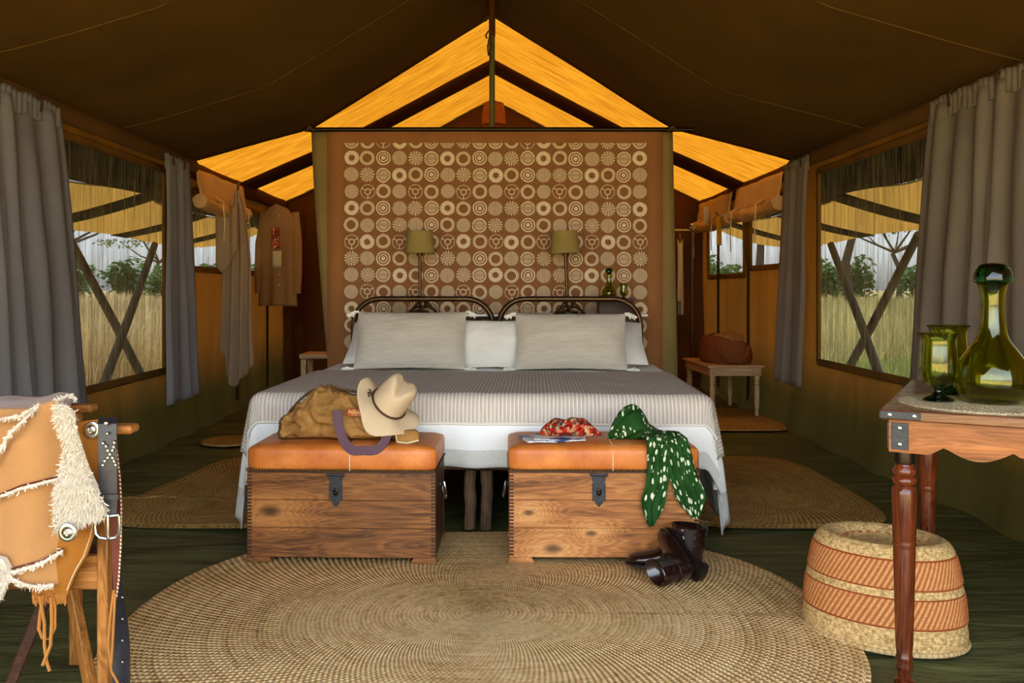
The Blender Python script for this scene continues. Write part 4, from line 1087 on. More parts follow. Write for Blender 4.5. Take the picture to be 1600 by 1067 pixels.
# ================================================================== side table at right with glassware
TR = R(-30)
tb = thing('side_table', 'polished wooden table with turned legs and scalloped apron at right', 'table', (1.05, 2.43, 0), TR)
TW, TD, TH = .84, .90, .762
m = MB(); m.box((TW/2, TD/2, TH-.014), (TW, TD, .028)); m.build('top', M['tabletop'], tb, bevel=.004)
def apron(poly, fn, nm='apron'):
    m = MB(); m.prism(poly, fn, .02); return m.build(nm, M['table'], tb, merge=True, ang=30)
def scallop(L):
    pts = [(0, 0), (0, -.088)]; n = 60
    for i in range(n+1):
        q = i/n; x = L*q; e = min(q, 1-q)*L
        z = -.088 if e < .10 else (-.072 if e < .135 else -.066-.030*math.sin(PI*min(1, (e-.135)/.16))**1.0)
        if .10 <= e < .135: z = lerp(-.088, -.066, (e-.10)/.035)
        if e > .295: z = -.072-.022*abs(math.sin((e-.295)*PI/.22))
        pts.append((x, z))
    return pts+[(L, 0)]
zt = TH-.0285
ap1 = apron(scallop(TW-.04), lambda x, z, k: (.02+x, .018+k, zt+z))
apron(scallop(TW-.04), lambda x, z, k: (.02+x, TD-.018-k, zt+z))
apron([(0, 0), (0, -.088), (TD-.08, -.088), (TD-.08, 0)], lambda x, z, k: (.018+k, .04+x, zt+z))
apron([(0, 0), (0, -.088), (TD-.08, -.088), (TD-.08, 0)], lambda x, z, k: (TW-.018-k, .04+x, zt+z))
LP = [(.021, 0), (.026, .004), (.026, .018), (.017, .024), (.017, .045), (.022, .052), (.024, .06), (.020, .068), (.0225, .075), (.0225, .085), (.020, .09), (.023, .12), (.029, .38), (.0285, .386), (.031, .392), (.0285, .398), (.030, .404), (.0325, .53), (.031, .545), (.024, .552), (.031, .560), (.0315, .570), (.025, .577), (.030, .585), (.031, .594), (.025, .602), (.022, .612)]
for x in (.055, TW-.055):
    for y in (.055, TD-.055):
        m = MB(); m.lathe(LP, 24, (x, y, 0), cap=True); lg = m.build('leg', M['legwood'], tb, ang=50)
        m = MB(); m.lathe([(.022, .610), (.0265, .614), (.0275, .63), (.0265, .645), (.024, .66)], 20, (x, y, 0)); m.build('collar', M['darkmetal'], lg)
m = MB(); m.box((.048, .0165, zt-.044), (.042, .004, .072)); m.box((.0175, .05, zt-.044), (.004, .06, .072)); br = m.build('corner_bracket', M['blackmetal'], tb, bevel=.001)
for z in (-.022, -.066):
    m = MB(); m.lathe([(.0055, 0), (.0045, .002), (.0003, .003)], 10); o = m.build('screw', M['steel'], br); o.rotation_euler = (R(90), 0, 0); o.location = (.048, .0145, zt+z)
m = MB(); m.box((.05, -.001, TH-.014), (.10, .003, .020)); m.box((-.001, .05, TH-.014), (.003, .10, .020)); ed = m.build('edge_bracket', M['blackmetal'], tb, bevel=.001)
for x in (.025, .085):
    m = MB(); m.lathe([(.0055, 0), (.0045, .002), (.0003, .003)], 10); o = m.build('screw', M['steel'], ed); o.rotation_euler = (R(90), 0, 0); o.location = (x, -.0025, TH-.014)
def T(x, y, z=TH): return (Matrix.Translation((1.05, 2.43, 0)) @ Matrix.Rotation(TR, 4, 'Z')) @ Vector((x, y, z))
m = MB(); rings = []
for k in range(41):
    q = k/40; rings.append([(.225*q*math.cos(a), .225*q*math.sin(a), (.006 if k % 2 else .0035) if k < 40 else .0005) for a in [2*PI*i/80 for i in range(80)]])
m.rings(rings, cap=False)
pm = m.build('placemat', M['mat'], loc=T(.245, .245), ang=80); tag(pm, 'round woven raffia placemat under the goblets and carafe', 'placemat')
gz = TH+.0065
c = P(1551, 600, 2.52); carafe('large green glass carafe with dome stopper on the side table', (c.x, 2.52, gz), 1.0)
c = P(1466, 600, 2.56); goblet('front green goblet on the placemat', (c.x, 2.56, gz), .98)
c = P(1482, 600, 2.72); goblet('rear green goblet half hidden behind the front goblet', (c.x, 2.72, gz), 1.06)

# ================================================================== basket
bk = thing('basket', 'woven straw basket with rust diagonal bands turned upside down on the floor', 'basket', (1.235, 2.84, .0), R(-34))
prof = [(0.2102, 0), (0.212, 0.01), (0.212, 0.03), (0.2111, 0.07), (0.2093, 0.11), (0.2055, 0.15), (0.2, 0.19), (0.1925, 0.235), (0.1841, 0.272), (0.1748, 0.295), (0.1618, 0.309), (0.1469, 0.313), (0.1321, 0.308), (0.1135, 0.296), (0.093, 0.286), (0.0651, 0.282), (0.0372, 0.281), (0.0019, 0.281)]
prof = smooth_prof(prof, 5)
def bdisp(a, q):
    z = q
    if .305 < q < .5 or .565 < q < .74: return .0030*math.sin(64*a+2*PI*9*q)
    return .0016*math.sin(q*260)
# param q runs along the profile; scale so that bands sit on the wall
tot = 0; ss = [0]
for p, q in zip(prof, prof[1:]): tot += math.hypot(q[0]-p[0], q[1]-p[1]); ss.append(tot)
wallL = .32
def qv(k): return 1-min(ss[k], wallL*1.0)/wallL if ss[k] <= wallL else -(ss[k]-wallL)
m = MB(); rings = []; n = 420; uvs = []
BAND = lambda q: q
for k, (r_, z) in enumerate(prof):
    v = ss[k]/wallL              # 0 at the floor, 1 near the rim
    vv = 1-v if v < 1 else 0     # 0 at the rim, 1 at the floor
    uvv = .14+.86*vv if v < 1 else max(0, .14-(v-1)*.1)
    ring = []
    for i in range(n):
        a = 2*PI*i/n; d = 0
        if .255 < uvv < .48 or .555 < uvv < .78: d = .0026*math.sin(2*PI*(84*i/n+12*uvv))
        else: d = .0014*math.sin(uvv*330)
        ring.append(((r_+d)*1.14*math.cos(a), (r_+d)*.88*math.sin(a), z)); uvs.append((i/n, uvv))
    rings.append(ring)
m.rings(rings, cap=False)
for i, u in enumerate(uvs): m.uv[i] = u
m.build('body', M['basket'], bk, ang=80)
m = MB(); m.tube([(.212*1.14*math.cos(a), .212*.88*math.sin(a), .008) for a in [2*PI*i/90 for i in range(91)]], .008, 8, False); m.build('rim', M['rug'], bk)
m = MB()
for k in range(11):
    a = PI*.15+k*.26; r_ = .105
    m.tube([(r_*1.1*math.cos(a+i*.03), r_*.9*math.sin(a+i*.03), .291-.0*i) for i in range(5)], .004, 5)
o = m.build('woven_motif', M['wicker'], bk); o['kind'] = 'stuff'

# ================================================================== folding chair at left with coat, chaps and belt
ch = thing('folding_chair', 'wooden folding armchair at left covered by the sheepskin coat', 'chair', (-1.2, 2.35, 0))
CO = Vector((-1.2, 2.35, 0))
def Lc(p): return Vector(p)-CO
def cbar(nm, a, b, w, h, mat, bevel=.004):
    a, b = Lc(a), Lc(b); d = b-a; m = MB()
    q = d.to_track_quat('X', 'Z').to_matrix(); m.box((a+b)/2, (d.length, w, h), q); return m.build(nm, mat, ch, bevel=bevel)
YN = 2.22
cbar('arm', (-.884, YN, .742), (-1.55, YN, .745), .055, .022, M['chairwood'], .008)
cbar('arm', (-1.155, 2.60, .742), (-1.82, 2.60, .745), .055, .022, M['chairwood'], .008)
cbar('leg', (-.966, YN+.01, 0), (-.966, YN+.01, .73), .03, .028, M['chairwood_z'])
cbar('leg', (-1.50, YN+.01, 0), (-1.50, YN+.01, .73), .03, .028, M['chairwood_z'])
cbar('leg', (-1.21, 2.60, 0), (-1.21, 2.60, .73), .03, .028, M['chairwood_z'])
cbar('leg', (-1.76, 2.60, 0), (-1.76, 2.60, .73), .03, .028, M['chairwood_z'])
cbar('seat_rail', (-.965, YN+.01, .385), (-1.485, YN+.01, .385), .022, .085, M['chairwood'])
cbar('seat_rail', (-1.22, 2.60, .385), (-1.75, 2.60, .385), .022, .085, M['chairwood'])
cbar('cross_leg', (-1.09, 2.43, .01), (-1.20, 2.49, .40), .028, .03, M['chairwood_z'])
cbar('cross_leg', (-1.30, 2.40, .01), (-1.16, 2.45, .40), .028, .03, M['joint'])
m = MB(); m.prism([(-.98, YN+.03), (-1.47, YN+.03), (-1.74, 2.58), (-1.23, 2.58)], lambda x, y, k: tuple(Lc((x, y, .415+k))), .012); m.build('seat', M['redstrap'], ch, merge=True)
# --- coat
D0 = 2.15
def fur_strip(m, pts, n, ln, r, wid=.006, down=.4):
    tot = [0]
    for a, b in zip(pts, pts[1:]): tot.append(tot[-1]+(Vector(b)-Vector(a)).length)
    for i in range(n):
        s_ = r.random()*tot[-1]
        k = max(j for j in range(len(tot)) if tot[j] <= s_); k = min(k, len(pts)-2)
        p = Vector(pts[k]).lerp(Vector(pts[k+1]), (s_-tot[k])/max(1e-6, tot[k+1]-tot[k]))+Vector((r.gauss(0, wid), r.gauss(0, .002), r.gauss(0, wid)))
        d = Vector((r.gauss(0, .6), -abs(r.gauss(.5, .4)), r.gauss(-down, .6))).normalized()*ln*r.uniform(.5, 1.3)
        w = d.cross(Vector((r.random()-.5, r.random()-.5, r.random()-.5))).normalized()*.0016
        m.add([p-w, p+w, p+d*.6+w*.6+Vector((0, 0, -.002)), p+d], [(0, 1, 2), (0, 2, 3)])
coat = thing('sheepskin_coat', 'tan suede sheepskin coat with white fleece seams draped over the chair', 'coat', (-1.2, 2.2, .33))
QO = Vector((-1.2, 2.2, .33))
def cxz(px, py, d=D0):
    p = P(px, py, d); return p.x, p.z
def coat_y(x, z):        # front surface of the hanging coat
    y = 2.165-.012*math.sin((x+1.3)*38+1)-.018*math.sin((x+1.3)*17)-.012*nz(x*9, z*5)-.03*max(0, (.8-z))*.5
    zt_ = .80
    if z > zt_-.05: y += .9*(z-(zt_-.05))**2/.05*1.2
    return y
xr = cxz(95, 700)[0]
def coat_fn(u, v):
    x = lerp(-1.50, xr, u)
    ztop = interp([(-1.5, .78), (-1.32, .79), (cxz(30, 650)[0], .795), (cxz(70, 630)[0], .815), (cxz(95, 640)[0], .80)], x)
    zb = interp([(-1.5, .34), (cxz(-40, 900)[0], .36), (cxz(18, 890)[0], .395), (cxz(45, 908)[0], .375), (cxz(72, 918)[0], .365), (cxz(92, 912)[0], .37), (cxz(95, 870)[0], .40)], x)
    if v < .3:                       # the part lying back over the arms
        q = v/.3; y = lerp(2.62, 2.19, q); z = lerp(.775, ztop, math.sin(q*PI/2))+.012*nz(x*8, y*8)
        return tuple(Vector((x-.18*(1-q), y, z))-QO)
    q = (v-.3)/.7; z = lerp(ztop, zb, q**.95); y = lerp(2.19, coat_y(x, z), min(1, q*6))
    return tuple(Vector((x, y, z))-QO)
m = MB(); m.grid(coat_fn, 60, 70); m.build('suede_panel', M['suede'], coat, solid=.012, offset=1, ang=180)
def on_coat(px, py, off=.008):
    x, z = cxz(px, py); return (x-QO.x, coat_y(x, z)-off-QO.y-.012, z-QO.z)
fr = random.Random(5)
seams = [[(-60, 660), (0, 655), (32, 650), (46, 636)], [(-10, 728), (0, 712), (24, 674), (47, 637)], [(-70, 800), (-30, 786), (0, 776), (40, 760), (88, 750)], [(18, 890), (40, 886), (65, 880), (92, 864)], [(16, 888), (30, 899), (45, 908), (62, 916), (80, 916)], [(60, 632), (75, 626), (88, 632)]]
for sm in seams:
    pts = [on_coat(*q) for q in sm]; m = MB()
    m.tube(pts, .0035, 6); fur_strip(m, pts, 260 if len(sm) > 3 else 150, .010, fr, .0025); o = m.build('fleece_seam', M['fleece'], coat, smooth=False)
# dark seam lines
for sm in ([(0, 709), (24, 671), (45, 637)], [(0, 772), (40, 756), (88, 746)], [(18, 886), (65, 876), (92, 860)]):
    m = MB(); m.tube([on_coat(a, b, .004) for a, b in sm], .002, 5); m.build('seam_edge', M['redstrap'], coat)
# fleece collar flap
fo = [(86, 632), (100, 634), (118, 642), (120, 668), (124, 696), (136, 730), (148, 762), (160, 797), (158, 806), (140, 812), (112, 822), (86, 830), (84, 800), (90, 765), (99, 728), (104, 700), (103, 686), (97, 668), (90, 650)]
def inside(x, y, poly):
    c_ = False; n = len(poly)
    for i in range(n):
        x1, y1 = poly[i]; x2, y2 = poly[(i+1) % n]
        if (y1 > y) != (y2 > y) and x < (x2-x1)*(y-y1)/(y2-y1)+x1: c_ = not c_
    return c_
def fl(px, py): 
    p = P(px, py, 2.125); return Vector((p.x, 2.135-.022*math.sin((px-85)/75*PI)-.01*math.sin(py*.06), p.z))-QO
m = MB(); m.prism(fo, lambda x, y, k: tuple(fl(x, y)+Vector((0, k, 0))), .018)
cnt = 0
while cnt < 5200:
    px, py = fr.uniform(82, 162), fr.uniform(630, 832)
    if not inside(px, py, fo): continue
    cnt += 1; p = fl(px, py); d = Vector((fr.gauss(.12, .5), -abs(fr.gauss(.42, .25)), fr.gauss(-.65, .35))).normalized()*fr.uniform(.012, .026)
    w = Vector((fr.gauss(0, 1), fr.gauss(0, .3), fr.gauss(0, .4))).normalized()*.0013
    m.add([p-w, p+w, p+d*.6+w*.7, p+d], [(0, 1, 2), (0, 2, 3)])
for i in range(len(fo)):
    a, b = fl(*fo[i]), fl(*fo[(i+1) % len(fo)]); fur_strip(m, [a, b], int(16+(a-b).length*1500), .014, fr, .002, .1)
m.build('fleece_collar', M['fleece'], coat, smooth=False)
# lower left fleece tuft
m = MB(); lo = [(-60, 880), (-20, 868), (4, 874), (14, 892), (8, 915), (-2, 940), (-60, 950)]
m.prism(lo, lambda x, y, k: tuple(P(x, y, 2.12)-QO+Vector((0, k, 0))), .02); cnt = 0
while cnt < 1500:
    px, py = fr.uniform(-60, 16), fr.uniform(868, 948)
    if not inside(px, py, lo): continue
    cnt += 1; p = P(px, py, 2.12)-QO; d = Vector((fr.gauss(0, .5), -abs(fr.gauss(.4, .3)), fr.gauss(-.6, .4))).normalized()*fr.uniform(.012, .028)
    w = Vector((fr.gauss(0, 1), .2, fr.gauss(0, .4))).normalized()*.0014; m.add([p-w, p+w, p+d], [(0, 1, 2)])
m.build('fleece_cuff', M['fleece'], coat, smooth=False)
# --- chaps
chp = thing('leather_chaps', 'amber leather chaps with silver discs hanging from the chair arm', 'chaps', (-1.05, 2.17, .33)); KO = Vector((-1.05, 2.17, .33))
po = [(118, 662), (135, 657), (158, 655), (166, 664), (166, 735), (158, 752), (150, 768), (150, 800), (146, 835), (138, 865), (122, 893), (108, 922), (104, 930), (96, 938), (84, 932), (72, 940), (60, 934), (50, 938), (48, 920), (60, 880), (70, 840), (80, 790), (95, 720)]
m = MB()
def cp_(px, py, k=0, d=2.17):
    p = P(px, py, d); return Vector((p.x, 2.178-.01*math.sin(px*.06)-.008*math.sin(py*.03)+k, p.z))-KO
m.prism(po, lambda x, y, k: tuple(cp_(x, y, k)), .008); m.build('leather_panel', M['chaps'], chp, merge=True)
edge_ = [(166, 735), (158, 752), (150, 768), (150, 800), (146, 835), (138, 865), (122, 893), (108, 922)]
m = MB()
for (a, b), (c_, d_) in zip(edge_, edge_[1:]):
    L = int(math.hypot(c_-a, d_-b)/3.2)
    for i in range(L):
        q = i/L; p = cp_(lerp(a, c_, q)-3, lerp(b, d_, q), -.003); m.tube([p, p+Vector((-.002, -.001, -.004))], .0011, 4)
o = m.build('edge_stitching', M['stitch'], chp); o['kind'] = 'stuff'
def disc(par, px, py, d, r_, off, nm='silver_disc'):
    m = MB(); m.lathe([(r_, 0), (r_*.96, .003), (r_*.8, .0045), (r_*.62, .004), (r_*.55, .006), (r_*.3, .0085), (r_*.22, .006), (.0003, .006)], 32)
    o = m.build(nm, M['steel'], par); o.rotation_euler = (R(90), 0, 0); p = P(px, py, d); o.location = Vector((p.x, off, p.z))-KO
    return o
disc(chp, 142, 672, 2.16, .021, 2.164); disc(chp, 106, 832, 2.10, .022, 2.10)
for k, pl in enumerate(([(66, 930), (60, 960), (57, 985), (62, 1000), (72, 1003), (80, 985), (82, 950), (79, 930)], [(62, 930), (66, 975), (66, 1010), (70, 1035), (76, 1050)], [(80, 932), (78, 975), (76, 1010), (66, 1040)])):
    m = MB(); m.tube([cp_(a, b, -.008-.004*k) for a, b in pl], .0042, 6); m.build('thong', M['thong'], chp)
m = MB()
for i in range(22):
    px = 50+i*2.4; m.tube([cp_(px, 930, -.002), cp_(px+fr.uniform(-1, 1), 938, -.004), cp_(px+fr.uniform(-2, 2), 944+fr.uniform(0, 5), -.003)], .0022, 4)
o = m.build('fringe', M['thong'], chp); o['kind'] = 'stuff'
# --- belt hung over the arm end
blt = thing('belt', 'black leather belt with studded cross and steel buckle hanging on the chair arm', 'belt', (-.95, 2.15, .5)); EO = Vector((-.95, 2.15, .5))
def be(px, py, d=2.12, y=None):
    d = y if y else d; p = P(px, py, d); return Vector((p.x, d, p.z))-EO
W_ = .0455
pts = [be(170, 700, 2.12, 2.262), be(168, 664, 2.12, 2.25), be(167, 655, 2.12, 2.215), be(168, 653, 2.12, 2.175), be(168, 662, 2.12, 2.155), be(168, 700, 2.12, 2.148), be(169, 750, 2.12, 2.146), be(169, 790, 2.12, 2.146), be(168, 806, 2.12, 2.146)]
m = MB(); m.ribbon(pts, (W_, 0, 0), .004); m.build('strap', M['blackstrap'], blt, bevel=.001)
def stud(px, py, r_, mat=M['steel'], parent=blt):
    m = MB(); m.lathe([(r_, 0), (r_*.9, .002), (r_*.55, .0035), (r_*.4, .002), (.0003, .002)], 14); o = m.build('stud', mat, parent); o.rotation_euler = (R(90), 0, 0); o.location = be(px, py, 2.12, 2.1445)
for px, py, r_ in ((166, 661, .006), (168, 677, .004), (161, 692, .0047), (179, 691, .0047), (166, 697, .0047), (178, 698, .0047), (168.5, 703.5, .0047), (176, 703.5, .0047), (172, 709.5, .0047), (168.5, 715, .0047), (176, 715, .0047), (164, 720, .0047), (178.5, 720.5, .0047), (161, 726.5, .0047), (181, 726, .0047)): stud(px, py, r_)
m = MB(); m.ribbon([be(169, 772, 2.12, 2.140), be(169, 781, 2.12, 2.140)], (W_*1.14, 0, 0), .006); m.build('keeper_loop', M['blackstrap'], blt, bevel=.001)
m = MB(); m.tube([be(a, b, 2.12, 2.142) for a, b in ((150, 806), (148.5, 822), (150, 834), (156, 840), (168, 842), (181, 840), (186, 833), (187, 820), (186, 805))], .0042, 8); bu = m.build('buckle', M['steel'], blt)
m = MB(); m.tube([be(150, 806, 2.12, 2.142), be(168, 807, 2.12, 2.142), be(186, 805, 2.12, 2.142)], .004, 8); m.build('buckle_bar', M['steel'], bu)
m = MB(); m.tube([be(168.5, 804, 2.12, 2.137), be(168.5, 822, 2.12, 2.134), be(168, 842, 2.12, 2.136)], .0032, 8); m.build('buckle_prong', M['steel'], bu)
# --- red brown leather strap behind the belt
rs = thing('leather_strap', 'red brown stitched leather strap hanging behind the belt', 'strap', (-.93, 2.2, .3)); SO = Vector((-.93, 2.2, .3))
po = [(183, 665), (188, 700), (193, 745), (195, 790), (194, 850), (191, 900), (187, 930), (183, 940), (181, 900), (176, 780), (174, 665)]
m = MB(); m.prism(po, lambda x, y, k: tuple(P(x, y, 2.2)-SO+Vector((0, -.018+k, 0))), .005); m.build('leather', M['redstrap'], rs, merge=True)
m = MB(); ed = po[:7]
for (a, b), (c_, d_) in zip(ed, ed[1:]):
    L = int(math.hypot(c_-a, d_-b)/6)
    for i in range(L):
        q = i/L; p = P(lerp(a, c_, q)-.5, lerp(b, d_, q), 2.2)-SO+Vector((0, -.02, 0)); m.tube([p, p+Vector((.001, 0, -.006))], .002, 5)
o = m.build('stitching', M['stitch'], rs); o['kind'] = 'stuff'
for pl in ([(186, 915), (180, 960), (177, 1000), (182, 1040), (195, 1064)], [(188, 920), (186, 960), (184, 1000), (182, 1030)]):
    m = MB(); m.tube([P(a, b, 2.19)-SO+Vector((0, -.03, 0)) for a, b in pl], .003, 6); m.build('thong', M['thong'], rs)
dk = thing('dark_strap', 'dark studded strap hanging down the chair leg to the floor', 'strap', (-.955, 2.3, 0)); 
m = MB(); p0 = P(193, 915, 2.3); m.ribbon([(p0.x+.955-.03+.03*i/8, .0-.01*math.sin(i), p0.z+.12-(p0.z+.115)*i/8) for i in range(9)], (.045, 0, 0), .006); m.build('strap', M['blackstrap'], dk)
for i in range(5):
    m = MB(); m.lathe([(.004, 0), (.003, .002), (.0003, .003)], 8); o = m.build('stud', M['steel'], dk); o.rotation_euler = (R(90), 0, 0); o.location = (p0.x+.955+.002, -.012, .30-.055*i)

# ================================================================== behind the partition
# pendant shade
pl = thing('pendant_lamp', 'wicker pendant lamp shade hanging below the rear ridge', 'lamp', (.01, 8.95, 2.72))
m = MB(); m.lathe([(.118, 0), (.119, .006), (.112, .10), (.098, .205), (.09, .215)], 28); s_ = m.build('shade', M['wicker'], pl, solid=.006)
for z, r_ in ((.004, .119), (.10, .1125), (.21, .094)):
    m = MB(); m.tube([(r_*math.cos(a), r_*math.sin(a), z) for a in [2*PI*i/28 for i in range(29)]], .005, 6, False); m.build('hoop', M['wicker'], s_)
m = MB(); m.tube([(0, 0, .13), (0, 0, .3), (0, 0, .44)], .005, 6); m.build('cable', M['cord'], pl)
m = MB(); m.lathe([(.0005, .06), (.025, .075), (.032, .10), (.02, .13), (.014, .15), (.0005, .15)], 14); m.build('bulb', M['whitepaint'], pl)
# towel
tw = thing('towel', 'long beige towel hanging from the left eave', 'towel', (-2.12, 7.45, .27), R(-14))
def towf(u, v):
    w = interp([(0, .04), (.12, .16), (.4, .26), (.75, .27), (1, .30)], v); ph = u*3.2*2*PI
    zb = 0 if u > .45 else .12*(.45-u)
    zz = lerp(1.63, .0+.30*abs(u-.38)+(.18 if u < .1 else 0), v)
    return ((u-.5)*w+.03*v, -.035*math.sin(ph+v*2)*(.4+.6*v)-.05*v, zz)
m = MB(); m.grid(towf, 40, 50); m.build('cloth', M['towel'], tw, solid=.008, ang=180)
m = MB(); m.grid(lambda u, v: ((u-.5)*.2-.06, -.07-.02*math.sin(u*9), 1.52-.55*v*(1-.5*abs(u-.3))-.03), 16, 20); m.build('front_fold', M['towel'], tw, solid=.008, ang=180)
m = MB(); m.tube([(0, 0, 1.6), (0, .0, 1.66), (0, .02, 1.70)], .012, 6); m.build('loop', M['cord'], tw)
# jacket
jk = thing('jacket', 'tan cotton jacket hanging on the left wall behind the towel', 'jacket', (-2.02, 8.55, .92), R(-24))
m = MB()
def jf(u, v):
    w = interp([(0, .22), (.08, .36), (1, .44)], v); return ((u-.5)*w, -.03*math.cos((u-.5)*PI)-.018*math.sin(u*16)*v-.05, lerp(.97, .0, v)-.05*abs(u-.5)*2*(1-v))
m.grid(jf, 30, 34); m.build('body', M['jacket'], jk, solid=.012, ang=180)
for sg in (-1, 1):
    m = MB(); m.tube([(sg*.17, -.02, .88), (sg*.215, -.04, .6), (sg*.225, -.05, .30), (sg*.22, -.055, .12)], [.05, .055, .05, .045], 12, flat=.5); m.build('sleeve', M['jacket'], jk)
m = MB(); m.grid(lambda u, v: (-.02+.10*u, -.10, .52-.16*v), 4, 4); m.build('pocket', M['cream'], jk, solid=.006)
m = MB(); m.grid(lambda u, v: (-.03+.09*u, -.102-.006*math.sin(u*9), .74-.2*v), 6, 6); m.build('bandana', M['redprint'], jk, solid=.004)
for z in (.85, .42, .3, .2):
    m = MB(); m.lathe([(.008, 0), (.006, .004), (.0003, .005)], 8); o = m.build('button', M['cream'], jk); o.rotation_euler = (R(90), 0, 0); o.location = (.06, -.105, z)
# hanging strap on the left wall
m = MB(); m.ribbon([(0, 0, .60), (.012, -.01, .35), (.0, -.02, .1), (.004, -.01, .0)], (0, .035, 0), .006); m.lathe([(.0, -.07), (.022, -.05), (.026, -.02), (.014, .0)], 8, (0, -.01, 0))
o = m.build('wall_strap', M['redstrap'], loc=(-2.255, 8.08, 1.09)); tag(o, 'brown canvas strap hanging beside the small left window', 'strap')
# stool behind partition
st = thing('wooden_stool', 'small pale wooden stool behind the left edge of the partition', 'stool', (-1.32, 6.95, 0))
m = MB(); m.box((0, 0, .57), (.3, .3, .035)); m.build('seat', M['palewood'], st, bevel=.006)
for x in (-.12, .12):
    for y in (-.12, .12): m = MB(); m.box((x, y, .275), (.04, .04, .55)); m.build('leg', M['palewood_z'], st, bevel=.004)
# rear side table
rt = thing('low_table', 'pale low table with turned legs against the rear right wall', 'table', (2.03, 7.95, 0), R(2))
m = MB(); m.box((0, 0, .43), (.48, .86, .02)); m.build('top', M['palewood'], rt, bevel=.004)
m = MB(); m.box((0, 0, .385), (.44, .82, .07)); m.build('apron', M['palewood'], rt, bevel=.003)
for x in (-.19, .19):
    for y in (-.38, .38):
        m = MB(); m.lathe([(.014, .0), (.018, .03), (.014, .06), (.022, .10), (.024, .25), (.018, .27), (.025, .285), (.018, .30), (.024, .32), (.024, .36)], 14, (x, y, 0), cap=True); m.build('leg', M['palewood_z'], rt)
hb_ = thing('carry_bag', 'rust leather bag stuffed with clothes on the low rear table', 'bag', (2.05, 7.9, .441), R(6))
m = MB(); rings = []
for k in range(17):
    q = k/16; z = .20*q; e = 1+.14*math.sin(PI*q)-.10*q
    rings.append([(.20*e*math.cos(a)*(1+.05*nz(a*2, q*3)), .28*e*math.sin(a), max(0, z*(1-.18*math.cos(a)*q)+.02*nz(math.cos(a)*2, math.sin(a)*2, q*2)*q)) for a in [2*PI*i/30 for i in range(30)]])
inn = [[(x*.9, y*.9, z-.02) for x, y, z in rings[-1]], [(x*.6, y*.6, z-.07) for x, y, z in rings[-1]]]
m.rings(rings+inn); m.build('body', M['rust'], hb_, ang=180)
m = MB(); m.tube([(-.15, -.26, .16), (-.17, -.31, .10), (-.10, -.335, .03), (.0, -.33, .02), (.08, -.30, .08), (.1, -.27, .15)], .012, 8); m.build('handle', M['rust'], hb_)
for k, (x, y, z, mt) in enumerate(((-.02, -.04, .21, 'duffel'), (.06, .02, .20, 'jacket'), (-.07, .1, .19, 'piping'))):
    g_ = thing('folded_garment', ['olive crumpled garment on top of the rust bag', 'tan crumpled garment at the right of the rust bag', 'dark crumpled garment at the back of the rust bag'][k], 'clothes', (2.05+x, 7.9+y, .441+z-.05), k, 'clothes in the rust bag')
    m = MB(); rings = []
    for j in range(13):
        q = j/12; r_ = .10*max(.05, math.sin(PI*q))**.6
        rings.append([((q-.5)*.22, r_*math.cos(a)*(1+.2*math.sin(5*a+q*12)), .045+.055*math.sin(a)*max(.05, math.sin(PI*q))**.6*(1+.25*math.sin(4*a+q*17))) for a in [2*PI*i/24 for i in range(24)]])
    m.rings(rings); m.build('cloth', M[mt], g_, ang=180)
# yellow cloth on the rear flap
yc = thing('yellow_cloth', 'mustard yellow cloth hung beside the rearmost right window', 'cloth', (2.13, 8.55, 1.50), R(70))
m = MB(); m.grid(lambda u, v: ((u-.5)*(.20+.04*v), .012*math.sin(u*14)-.03, lerp(.27, 0, v)), 16, 14); m.build('cloth', M['yellow'], yc, solid=.008)
m = MB(); m.tube([(-.05, -.03, .27), (0, 0, .31), (.05, -.03, .27)], .006, 6); m.build('loop', M['cord'], yc)
m = MB(); m.grid(lambda u, v: ((u-.5)*.18, .01*math.sin(u*10), .16-.16*v), 8, 6); o = m.build('pale_cloth', M['cream'], solid=.008, loc=(2.14, 8.95, 1.74)); o.rotation_euler = (0, 0, R(60)); tag(o, 'pale cloth tied on the rear eave beside the mustard cloth', 'cloth')
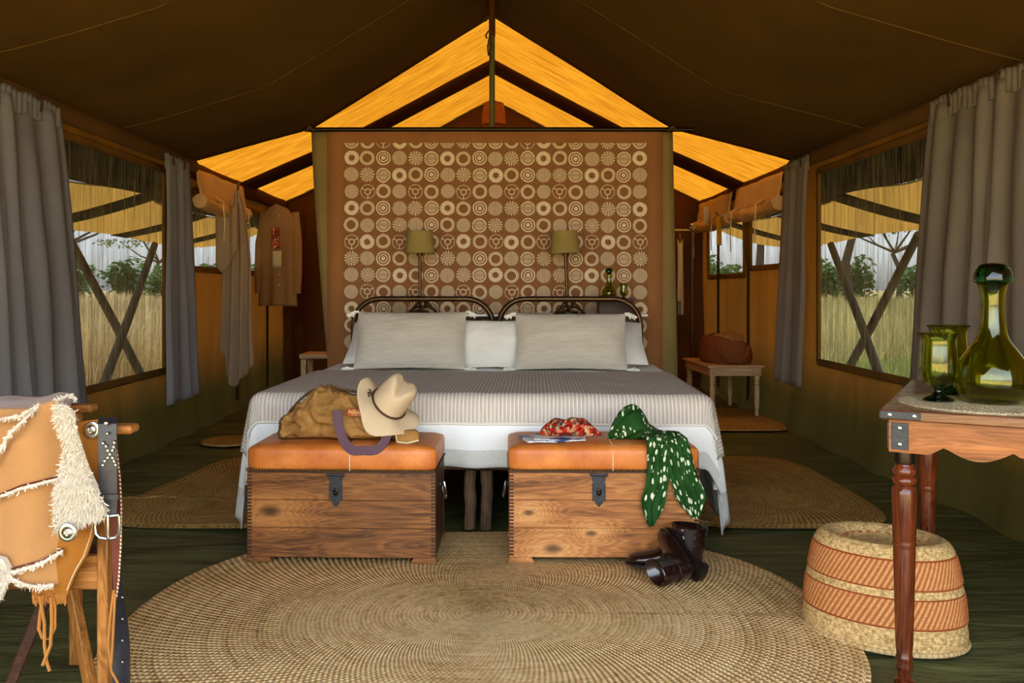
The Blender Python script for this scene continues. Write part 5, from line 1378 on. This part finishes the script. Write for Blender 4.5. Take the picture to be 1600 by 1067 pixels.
# clothes rack
rk = thing('clothes_rack', 'metal clothes rack at the right behind the partition', 'clothes rack', (1.72, 8.9, 0))
m = MB(); m.tube([(.26, 0, 0), (.26, 0, .8), (.26, 0, 1.68)], .014, 10); m.build('post', M['bronze'], rk)
m = MB(); m.tube([(-.55, 0, 0), (-.55, 0, .8), (-.55, 0, 1.68)], .014, 10); m.build('post', M['bronze'], rk)
m = MB(); m.tube([(-.58, 0, 1.66), (0, 0, 1.665), (.28, 0, 1.66)], .012, 10); m.build('rail', M['steel'], rk)
for x in (.26, -.55):
    m = MB(); m.lathe([(.0, 1.70), (.03, 1.71), (.012, 1.725), (.032, 1.74), (.012, 1.755), (.028, 1.77), (.0, 1.785)], 12, (x, 0, -.05)); m.build('finial', M['steel'], rk)
    m = MB(); m.box((x, 0, .015), (.04, .45, .03)); m.build('foot', M['bronze'], rk, bevel=.004)
def garment(label, x, mat, ln, w, seed):
    g_ = thing('hanging_shirt', label, 'shirt', (1.72+x, 8.9, 1.66-ln-.08), R(78), 'clothes on the rack')
    m = MB()
    def fn(u, v):
        ww = interp([(0, .08), (.1, w), (1, w*1.05)], v); return ((u-.5)*ww, -.025*math.sin(u*PI)-.012*math.sin(u*18+seed)*v, lerp(ln, 0, v)-.10*abs(u-.5)*(1-v))
    for e in (1, -1):
        m.grid((lambda u, v: fn(u, v)) if e > 0 else (lambda u, v: (fn(1-u, v)[0], -fn(1-u, v)[1], fn(1-u, v)[2])), 20, 24)
    m.build('body', mat, g_, solid=.005)
    for sg in (-1, 1):
        m = MB(); m.tube([(sg*w*.45, 0, ln-.08), (sg*(w*.5+.03), 0, ln*.6), (sg*(w*.5+.035), .01, ln*.18)], [.045, .05, .04], 10, flat=.5); m.build('sleeve', mat, g_)
    m = MB(); m.tube([(-w*.4, 0, ln-.05), (0, 0, ln), (w*.4, 0, ln-.05)], .006, 6); m.tube([(0, 0, ln), (0, 0, ln+.05), (.012, 0, ln+.075), (.0, 0, ln+.10)], .003, 6); m.build('hanger', M['steel'], g_)
garment('cream shirt at the outer end of the clothes rack', .14, M['cream'], .75, .40, 1)
garment('rust shirt hanging beside the cream shirt on the rack', .03, M['rust'], .80, .42, 2)
